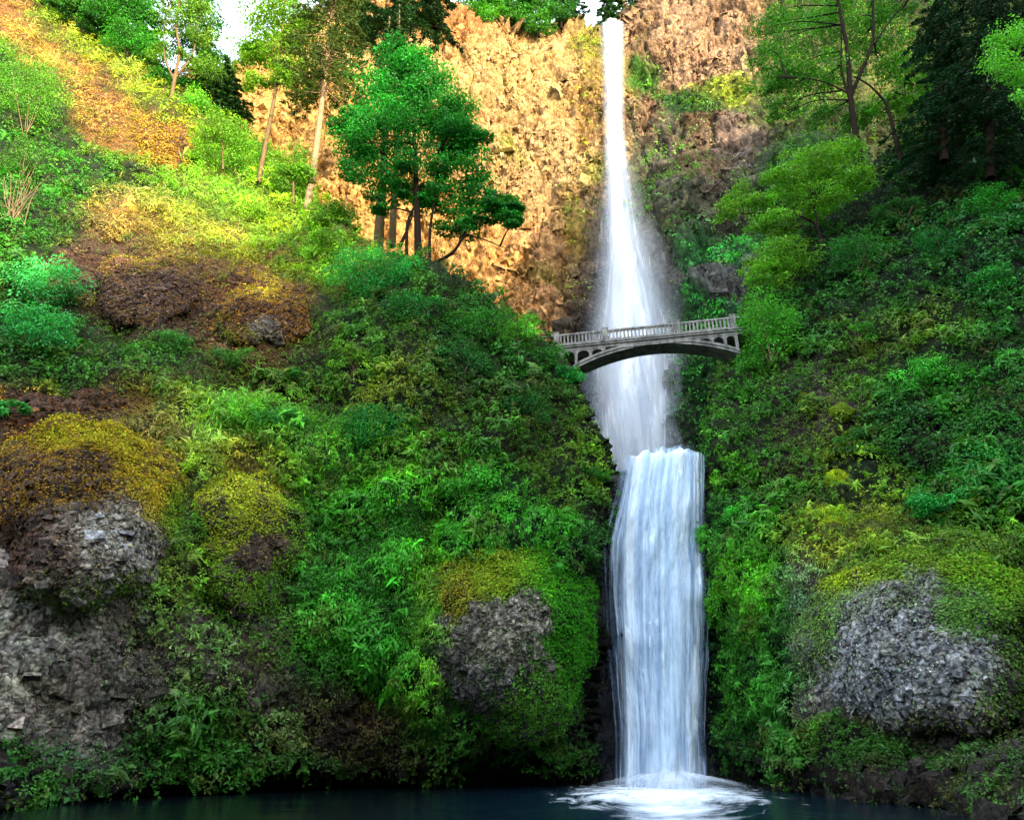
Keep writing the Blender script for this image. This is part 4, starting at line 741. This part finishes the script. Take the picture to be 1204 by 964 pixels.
# right-hand big maples
tree('maple_tree', 'dark forked maple leaning left at the top right, left of the dark cedars', 'tree', [(1022, 222), (1008, 170), (1000, 120), (997, 60), (985, 0), (975, -60)],
     [(925, 40, 42, 34), (960, 90, 50, 26), (1000, 30, 44, 40), (930, 90, 30, 20), (1050, 60, 40, 34), (905, 70, 26, 20), (980, 0, 60, 20), (1040, 10, 40, 20), (930, 130, 30, 14), (985, 140, 40, 16), (900, 100, 22, 12)],
     56, (56, 112, 26), 0.25, 16000, M_bark, .36, .22, back=2.6, stems=[([(1000, 115), (1010, 90), (1028, 50), (1026, 10), (1030, -40)], .24), ([(999, 118), (988, 80), (990, 40), (985, 0)], .14), ([(1000, 112), (975, 98), (950, 92), (925, 92)], .1), ([(1028, 52), (1050, 20), (1075, -10)], .12)], sub=125, nbr=40)
tree('maple_tree', 'thinner dark maple with curved trunk right of the forked maple', 'tree', [(1060, 190), (1050, 150), (1042, 120), (1020, 98), (1004, 90)],
     [(1040, 130, 34, 18), (1075, 110, 30, 24), (1060, 80, 30, 18), (1075, 160, 24, 14)], 55, (70, 128, 30), .25, 4200, M_bark, .26, .24, back=2., stems=[([(1050, 150), (1075, 175), (1090, 165)], .06), ([(1042, 122), (1070, 90), (1090, 60)], .07)], sub=34, nbr=20)
tree('maple_tree', 'yellow-green maple reaching left over the gorge above the bridge end', 'tree', [(968, 292), (960, 262), (935, 252), (905, 250), (875, 252)],
     [(950, 195, 42, 16), (915, 215, 44, 14), (880, 235, 34, 12), (850, 248, 22, 9), (960, 235, 40, 18), (1000, 210, 36, 22), (910, 262, 30, 14), (925, 300, 34, 22), (900, 320, 26, 22), (985, 175, 28, 12)], 55, (84, 134, 32), .23, 12500, M_bark, .16, .24, [([(962, 268), (955, 230), (940, 205)], .1)], sub=90, nbr=36, flat=.38)
for lab, tr, l0, yy, c in (('tall dark cedar at the top right, nearest the maples', [(1110, 190), (1108, 60), (1104, -120)], 5.0, 52, (16, 50, 26)), ('tall dark cedar in the top right corner', [(1165, 210), (1163, 60), (1160, -140)], 5.6, 50, (16, 46, 24)), ('dark cedar behind the bright corner branch', [(1215, 210), (1213, 60), (1210, -140)], 5.6, 54, (18, 52, 24))):
    conifer('cedar_tree', lab, tr, yy, c, .02, l0, 34, M_bark, .4, 'dark cedars at the top right', .5, 26, .45, .6)
tree('leafy_tree', 'bright light green leafy branches hanging in at the top right edge', 'tree', [(1260, 260), (1250, 150), (1230, 80), (1195, 60)], [(1180, 75, 22, 18), (1198, 45, 24, 22), (1205, 90, 30, 16), (1175, 50, 14, 12), (1212, 120, 26, 10)], 40, (84, 150, 46), .2, 3000, M_bark, .16, .28, sub=40, nbr=16)

def shrub(px, py, w, h, S, col, lab, leaf=.17, n=1500, cat='shrub', dy=.7, sub=20, twig=7, grp='shrubs on the slopes', flat=.45, upl=.6, Y=None):
    v_, n_ = at_sheet(S, px, py+h*.42); yy = Y or float(v_[1])-dy*.35
    k = mpp(py, yy); base = P(px, py+h*.5, yy+.3); root = empty('shrub', base, lab, cat, grp); c0 = lin(col)
    n = int(n*1.6)
    cm = MB(); tm = MB()
    for i in range(sub):
        d = unit(rng.normal(0, 1, 3)); rr = .3+.6*rng.random()**.6
        q = P(px, py, yy)+d*np.array([w*.5*k, min(w, h)*.35*k, h*.5*k])*rr
        cr = min(w, h)*k*.2*(.8+.7*rng.random()); fol(cm, q, np.array([1.3, 1.2, flat*1.6])*cr, n//sub, leaf, c0*np.exp(rng.normal(.2, .28))*np.exp(rng.normal(0, .06, 3)), up=upl)
        if i < twig: tube(tm, curve([base+rng.normal(0, .15, 3), (base+q)/2+rng.normal(0, .25, 3), q], 8), np.linspace(.05, .015, 8), 4)
    tm.build('stem', M_twig, root, base); cm.build('foliage', M_leaf, root, base, False); return root
SH = [
 (30, 105, 90, 110, SL, (74, 122, 36), 'tall feathery yellow-green bush at the upper left edge', .22, 4200, 1.5),
 (25, 190, 70, 60, SL, (60, 100, 34), 'darker scraggly bush with bare stems below the feathery bush', .2, 1400, 1.0),
 (52, 330, 110, 60, SL, (52, 134, 78), 'pale teal leafy bush at the left edge, top tier', .2, 2600, 2.2),
 (35, 385, 120, 60, SL, (48, 128, 70), 'pale teal leafy bush at the left edge, just below the top tier', .2, 2600, 2.4),
 (10, 482, 60, 26, SL, (52, 128, 60), 'small teal leafy sprig above the big golden-moss dome at the left edge', .18, 600, 1.5),
 (440, 318, 130, 64, SL, (38, 122, 58), 'large teal-green bush directly under the big maple', .2, 4200, 1.2),
 (485, 360, 90, 50, SL, (32, 92, 38), 'dark bush just below the large teal-green bush', .18, 1700, 1.0),
 (560, 375, 90, 60, SL, (44, 104, 30), 'dense green bush on the ridge below the maple right side', .18, 2400, 1.0),
 (610, 392, 60, 50, SL, (74, 132, 40), 'light green bush on the ridge just left of the bridge', .18, 1600, 1.0),
 (640, 415, 50, 40, SL, (40, 96, 32), 'dark bush under the left end of the bridge', .17, 1200, .6),
 (668, 440, 34, 30, SL, (34, 126, 56), 'small bright teal bush below the left foot of the arch', .16, 900, .6),
 (545, 425, 90, 46, SL, (30, 84, 32), 'dark spreading bush below the ridge, right of the mossy mound', .18, 1700, .9),
 (620, 475, 70, 50, SL, (30, 88, 34), 'dark green bush halfway between the arch foot and the waterfall lip', .17, 1500, .9),
 (700, 560, 36, 40, SL, (44, 104, 30), 'small bush on the rock edge left of the lower waterfall lip', .15, 800, .6),
 (445, 505, 90, 70, SL, (26, 100, 38), 'rounded deep green bush at the top of the bright grass', .18, 2600, 1.2),
 (555, 572, 90, 56, SL, (64, 136, 44), 'light green layered bush above the grey rock buttress', .17, 2000, 1.0),
 (325, 500, 80, 46, SL, (44, 110, 44), 'green bush between the brown crag and the bright grass', .18, 1500, .9),
 (270, 420, 60, 36, SL, (52, 98, 36), 'small bush at the foot of the brown crag', .17, 900, .8),
 (200, 400, 60, 34, SL, (46, 100, 40), 'small bush left of the brown crag foot', .17, 800, .8),
 (340, 445, 60, 34, SL, (40, 96, 34), 'small dark bush below and right of the brown crag', .17, 900, .8),
 (415, 420, 60, 44, SL, (88, 122, 34), 'olive-yellow bush below the large teal-green bush', .16, 1200, .9),
 (285, 190, 70, 50, SL, (84, 128, 36), 'bright yellow-green bush beside the orange knoll', .25, 1900, 1.0),
 (340, 210, 60, 44, SL, (84, 130, 36), 'bright sunlit bush between the two thin trunks', .25, 1600, 1.0),
 (375, 290, 60, 44, SL, (92, 134, 36), 'sunlit bush below the pale pine trunk', .22, 1600, 1.0),
 (300, 250, 60, 34, SL, (104, 134, 38), 'low yellow bush in the middle of the sunlit slope', .22, 1200, .8),
 (235, 120, 60, 40, SL, (84, 142, 40), 'green bush on the slope below the slender multi-stem tree', .28, 1300, 1.0),
 (190, 210, 60, 30, SL, (96, 136, 40), 'low bush below the orange knoll', .22, 900, .8),
 (1090, 440, 110, 44, SR, (66, 140, 52), 'light green spreading bush on the right cliff below the dark recess', .16, 2200, 1.0),
 (1010, 300, 90, 60, SR, (34, 92, 34), 'dark green bush under the forked maple', .18, 2200, 1.0),
 (1170, 240, 90, 50, SR, (44, 122, 40), 'bright green bush at the right edge below the cedars', .18, 2200, 1.2),
 (1110, 290, 90, 50, SR, (28, 90, 40), 'dark bush right of centre below the cedars', .18, 2000, 1.0),
 (1060, 250, 80, 40, SR, (34, 84, 32), 'dark bush at the foot of the curved maple', .18, 1600, 1.0),
 (1170, 330, 70, 46, SR, (42, 112, 46), 'mid green bush near the right edge, second below the cedars', .17, 1500, 1.0),
 (906, 380, 70, 90, SR, (62, 132, 34), 'yellow-green bush at the right end of the bridge', .17, 3000, .8),
 (880, 425, 40, 40, SR, (54, 118, 32), 'green bush under the right end of the bridge', .16, 1100, .7),
 (1110, 590, 120, 44, SR, (38, 122, 54), 'wide teal-green plant patch above the pale grey rock', .17, 1900, .9),
 (1170, 540, 60, 44, SR, (36, 112, 50), 'dark teal bush near the right edge above the plant patch', .17, 1300, .9),
 (1000, 520, 60, 36, SR, (40, 88, 36), 'dark bush above the round yellow moss cushion', .15, 1000, .7),
 (870, 610, 50, 34, SR, (48, 122, 40), 'ferny bush right beside the lower waterfall lip', .16, 1100, .7),
 (1010, 390, 70, 34, SR, (54, 104, 32), 'olive green bush in the upper middle of the right cliff', .16, 1100, .8),
]
for (px, py, w, h, S, c, lab, lf, n, dy) in SH: shrub(px, py, w, h, S, c, lab, lf, n, dy=dy, Y=53.4 if 'right end of the bridge' in lab and 'under' not in lab else None, sub=max(10, int(w*h/180)))

# ferns
def fern(px, py, S, size, nf, col, lab, grp='ferns on the right cliff'):
    v, n = at_sheet(S, px, py); base = v+n*.05; root = empty('fern', base, lab, 'fern', grp); mb = MB(); c0 = lin(col)
    for i in range(nf):
        th = PI*(-.15+1.3*(i+rng.random()*.6)/nf)+PI*.0; d = unit(np.array([math.cos(th), -.35-.4*rng.random(), .5*math.sin(th)+.15])); l = size*(.7+.5*rng.random()); t = np.linspace(0, 1, 14)[:, None]
        p = base+d*l*t+np.array([0, 0, -1])*l*.55*t**2; sd = unit(np.cross(d, [0, 0, 1.])+1e-6)
        for s_ in (-1, 1):
            w = (np.sin(PI*np.clip(t[:, 0]*.93+.05, 0, 1))**.7)*l*.15+.015
            cc = p+s_*sd*w[:, None]*.5; nn = unit(np.cross(np.gradient(p, axis=0), sd)); nn *= np.sign(nn[:, 2:3]+1e-6)
            leaves(mb, cc, nn, s_*sd+unit(np.gradient(p, axis=0))*.4, w, .75*l/13*np.ones(14), jitcol(np.broadcast_to(c0, (14, 3)), 14, .1, .05))
        mb.build('frond', M_leaf, root, base, False); mb = MB()
for a in ((1068, 600, SR, 1.5, 15, (44, 116, 50), 'large fern with long fronds above the pale grey rock, left of its neighbours'), (1110, 612, SR, 1.5, 15, (50, 120, 46), 'large fern with long fronds, middle of the row above the pale rock'), (1150, 610, SR, 1.6, 15, (42, 104, 44), 'large drooping fern at the right end of the row above the pale rock'),
          (905, 615, SR, 1.2, 13, (50, 118, 44), 'fern beside the lower waterfall, on the green ledge'), (935, 625, SR, 1.1, 12, (60, 128, 44), 'fern to the right of the ledge fern'), (1065, 450, SR, 1.1, 12, (50, 110, 40), 'fern under the light spreading bush'), (955, 640, SR, 1.0, 12, (74, 136, 40), 'small light fern by the yellow mossy shoulder'),
          (1160, 470, SR, 1.2, 12, (40, 100, 44), 'fern near the right edge below the spreading bush'), (1010, 615, SR, 1.1, 12, (60, 120, 44), 'fern between the moss cushion and the large ferns')):
    fern(*a)
for a in ((640, 610, SL, 1.2, 12, (60, 132, 40), 'fern above the grey buttress near the falls'), (560, 800, SL, .9, 11, (84, 150, 46), 'small bright fern on the face of the grey buttress'), (230, 905, SL, 1.1, 13, (54, 112, 34), 'fern at the water edge below the left domes'), (290, 890, SL, 1.0, 12, (60, 120, 40), 'fern at the water edge right of the other low fern'), (300, 845, SL, 1.0, 12, (70, 118, 50), 'fern on the rock below the narrow dome')):
    fern(*a, grp='ferns on the left bank')

# moss cushions
def cushion(px, py, w, h, S, col, lab):
    v, n = at_sheet(S, px, py); v = v-n*.05; k = np.linalg.norm(v-np.array([0, 0, CAMZ]))/F; root = empty('moss_cushion', v, lab, 'moss', 'moss cushions on the right cliff'); c0 = lin(col)
    nt_, nr_ = 36, 20; th = np.linspace(0, 2*PI, nt_, endpoint=False)[None]; ph = np.linspace(0.02, PI-.02, nr_)[:, None]
    d = np.stack(np.broadcast_arrays(np.sin(ph)*np.cos(th), np.cos(ph)+0*th, np.sin(ph)*np.sin(th)), -1)
    p = d*np.array([w/2*k, w/2*k*.7, h/2*k])*(1+.22*fbm((d+px), .6, 3, 3))[..., None]
    i = np.arange(nr_*nt_).reshape(nr_, nt_); j = np.roll(i, -1, 1)
    mesh_np('cushion', p.reshape(-1, 3), np.stack([i[:-1], j[:-1], j[1:], i[1:]], -1).reshape(-1, 4), M_moss, root, np.broadcast_to(c0*.8, (nr_*nt_, 3)))
    m = 1500; dd = unit(rng.normal(0, 1, (m, 3))); cc = dd*np.array([w/2*k, w/2*k*.7, h/2*k])*(1+.22*fbm((dd+px), .6, 3, 3))[:, None]; mb = MB()
    leaves(mb, cc, unit(dd+rng.normal(0, .6, dd.shape)), rng.normal(0, 1, dd.shape), .11*np.exp(rng.normal(0, .3, m)), .07*np.ones(m), jitcol(np.broadcast_to(c0, dd.shape), m, .2, .08)); mb.build('moss', M_moss, root, (0, 0, 0), False)
for a in ((984, 560, 27, 24, SR, (160, 178, 30), 'round bright yellow-green moss cushion on the right cliff'), (990, 490, 26, 20, SR, (104, 124, 34), 'irregular moss cushion above the round one'), (1018, 405, 20, 26, SR, (84, 104, 32), 'olive moss cushion high on the right cliff'), (945, 470, 16, 22, SR, (100, 116, 34), 'small moss cushion left of the irregular one'), (975, 535, 16, 14, SR, (120, 124, 36), 'tiny brownish moss cushion just above the round one'),
          (925, 585, 24, 18, SR, (92, 112, 34), 'dull moss cushion above the green ledge'), (985, 628, 30, 20, SR, (150, 168, 34), 'moss cushion topping the mossy shoulder of the pale rock'), (1045, 655, 26, 20, SR, (142, 158, 36), 'moss cushion on the pale rock right of the shoulder')):
    cushion(*a)

# dead twigs at left edge and in the grass
def twigs(px, py, w, h, S, n, lab, up=1):
    v, nr = at_sheet(S, px, py+h*.5); base = v; root = MB(); k = mpp(py, v[1])
    for i in range(n):
        a = base+np.array([rng.normal(0, w*k*.2), -.2-rng.random()*.6, rng.normal(0, h*.1*k)]); e = a+np.array([rng.normal(0, w*k*.3), -.4*rng.random(), h*k*(.4+.6*rng.random())*up])
        tube(root, curve([a, (a+e)/2+rng.normal(0, .25, 3), e], 10), np.linspace(.05, .015, 10), 4)
    o = root.build('dead_branches', M_twig, None, base); o.location = base; tag(o, lab, 'dead branches')
twigs(18, 235, 50, 70, SL, 26, 'tangle of bare dead stems under the feathery bush at the left edge')
twigs(140, 245, 40, 30, SL, 14, 'reddish dead twigs on the bank below the golden slope')
twigs(215, 505, 60, 30, SL, 18, 'pale dead stems in the gap right of the golden-moss dome')

# ------------------------------------------------------------------ surroundings out of view: valley floor and hill added to shade the gorge
def shade_hill():
    m = rock_mat('shade_hill_cover', 3., (1, 1, 1), .8, .9, .2, .5)
    xs = np.linspace(-260, 260, 130)[None]; ys = np.linspace(-260, 0, 70)[:, None]
    x, y = np.broadcast_arrays(xs, ys); z = 0*x
    v = np.stack([x, y, z], -1); hh = SHADE_HILL(x, y); z = hh*(1+.05*fbm(v, 22, 4, 5))-3.
    v = np.stack([x, y, z], -1)
    o = mesh_np('shade_hill', v.reshape(-1, 3), grid_faces(130, 70), m, None, np.broadcast_to(lin((60, 80, 34)), (130*70, 3))); tag(o, 'added unseen hill behind the viewer, shading the lower gorge', None, None, 'structure')
def SHADE_HILL(x, y):
    r = np.clip((-y-12)/50, 0, 1); q = np.clip((-y-78)/90, 0, 1); return (r*r*(3-2*r))*(1-.75*q)*np.interp(x, [-200, 20, 51, 73, 90, 107, 118, 128, 150, 200], [40, 56, 80, 103, 101, 98, 122, 148, 156, 150])  # crest profile shaped so its shadow edge falls across slope and cliff
shade_hill()
gb = MB(); box(gb, (-400, -400, -4.2), (400, 400, -4)); go = gb.build('ground', M_earth, None); 
a = go.data.attributes.new('col', 'FLOAT_COLOR', 'POINT'); a.data.foreach_set('color', np.tile([.06, .06, .05, 1], 8).astype(np.float32)); tag(go, 'dark valley floor under the pool', None, None, 'structure')

# ------------------------------------------------------------------ light
EL, AZ = math.radians(14), math.radians(146)       # azimuth clockwise from +Y (view direction)
sd = Vector((math.sin(AZ)*math.cos(EL), math.cos(AZ)*math.cos(EL), math.sin(EL)))
sun_d = bpy.data.lights.new('sun', 'SUN'); sun_d.energy = 2.0; sun_d.angle = math.radians(.5); sun_d.color = (1., .85, .62)
sun = bpy.data.objects.new('sun', sun_d); COL.objects.link(sun); sun.rotation_euler = (-sd).to_track_quat('-Z', 'Y').to_euler(); sun.location = (60, -60, 120)
w = bpy.data.worlds.new('World'); sc.world = w; w.use_nodes = True; nt = w.node_tree
bg = nt.nodes['Background']; sky = nt.nodes.new('ShaderNodeTexSky'); sky.sky_type = 'NISHITA'; sky.sun_disc = False; sky.sun_elevation = EL; sky.sun_rotation = AZ
sky.air_density = 1.; sky.dust_density = 3.; sky.ozone_density = 1.
tc = nt.nodes.new('ShaderNodeTexCoord'); cn = noise(nt, mapping(nt, tc.outputs['Generated'], (1, 1, 2.5)), 2.2, 7, .6, .4)
cl = mix(nt, ramp(nt, cn, [(.3, .1), (.6, .75)]), sky.outputs[0], (4.3, 4.9, 5.8)); nt.links.new(cl, bg.inputs[0]); bg.inputs[1].default_value = .15
sc.view_settings.view_transform = 'Standard'; sc.view_settings.look = 'None'; sc.view_settings.exposure = 2.7; sc.view_settings.gamma = 1
cy = sc.cycles; cy.max_bounces = 5; cy.diffuse_bounces = 2; cy.glossy_bounces = 2; cy.transmission_bounces = 3; cy.transparent_max_bounces = 16; cy.use_denoising = True
cy.sample_clamp_indirect = 4
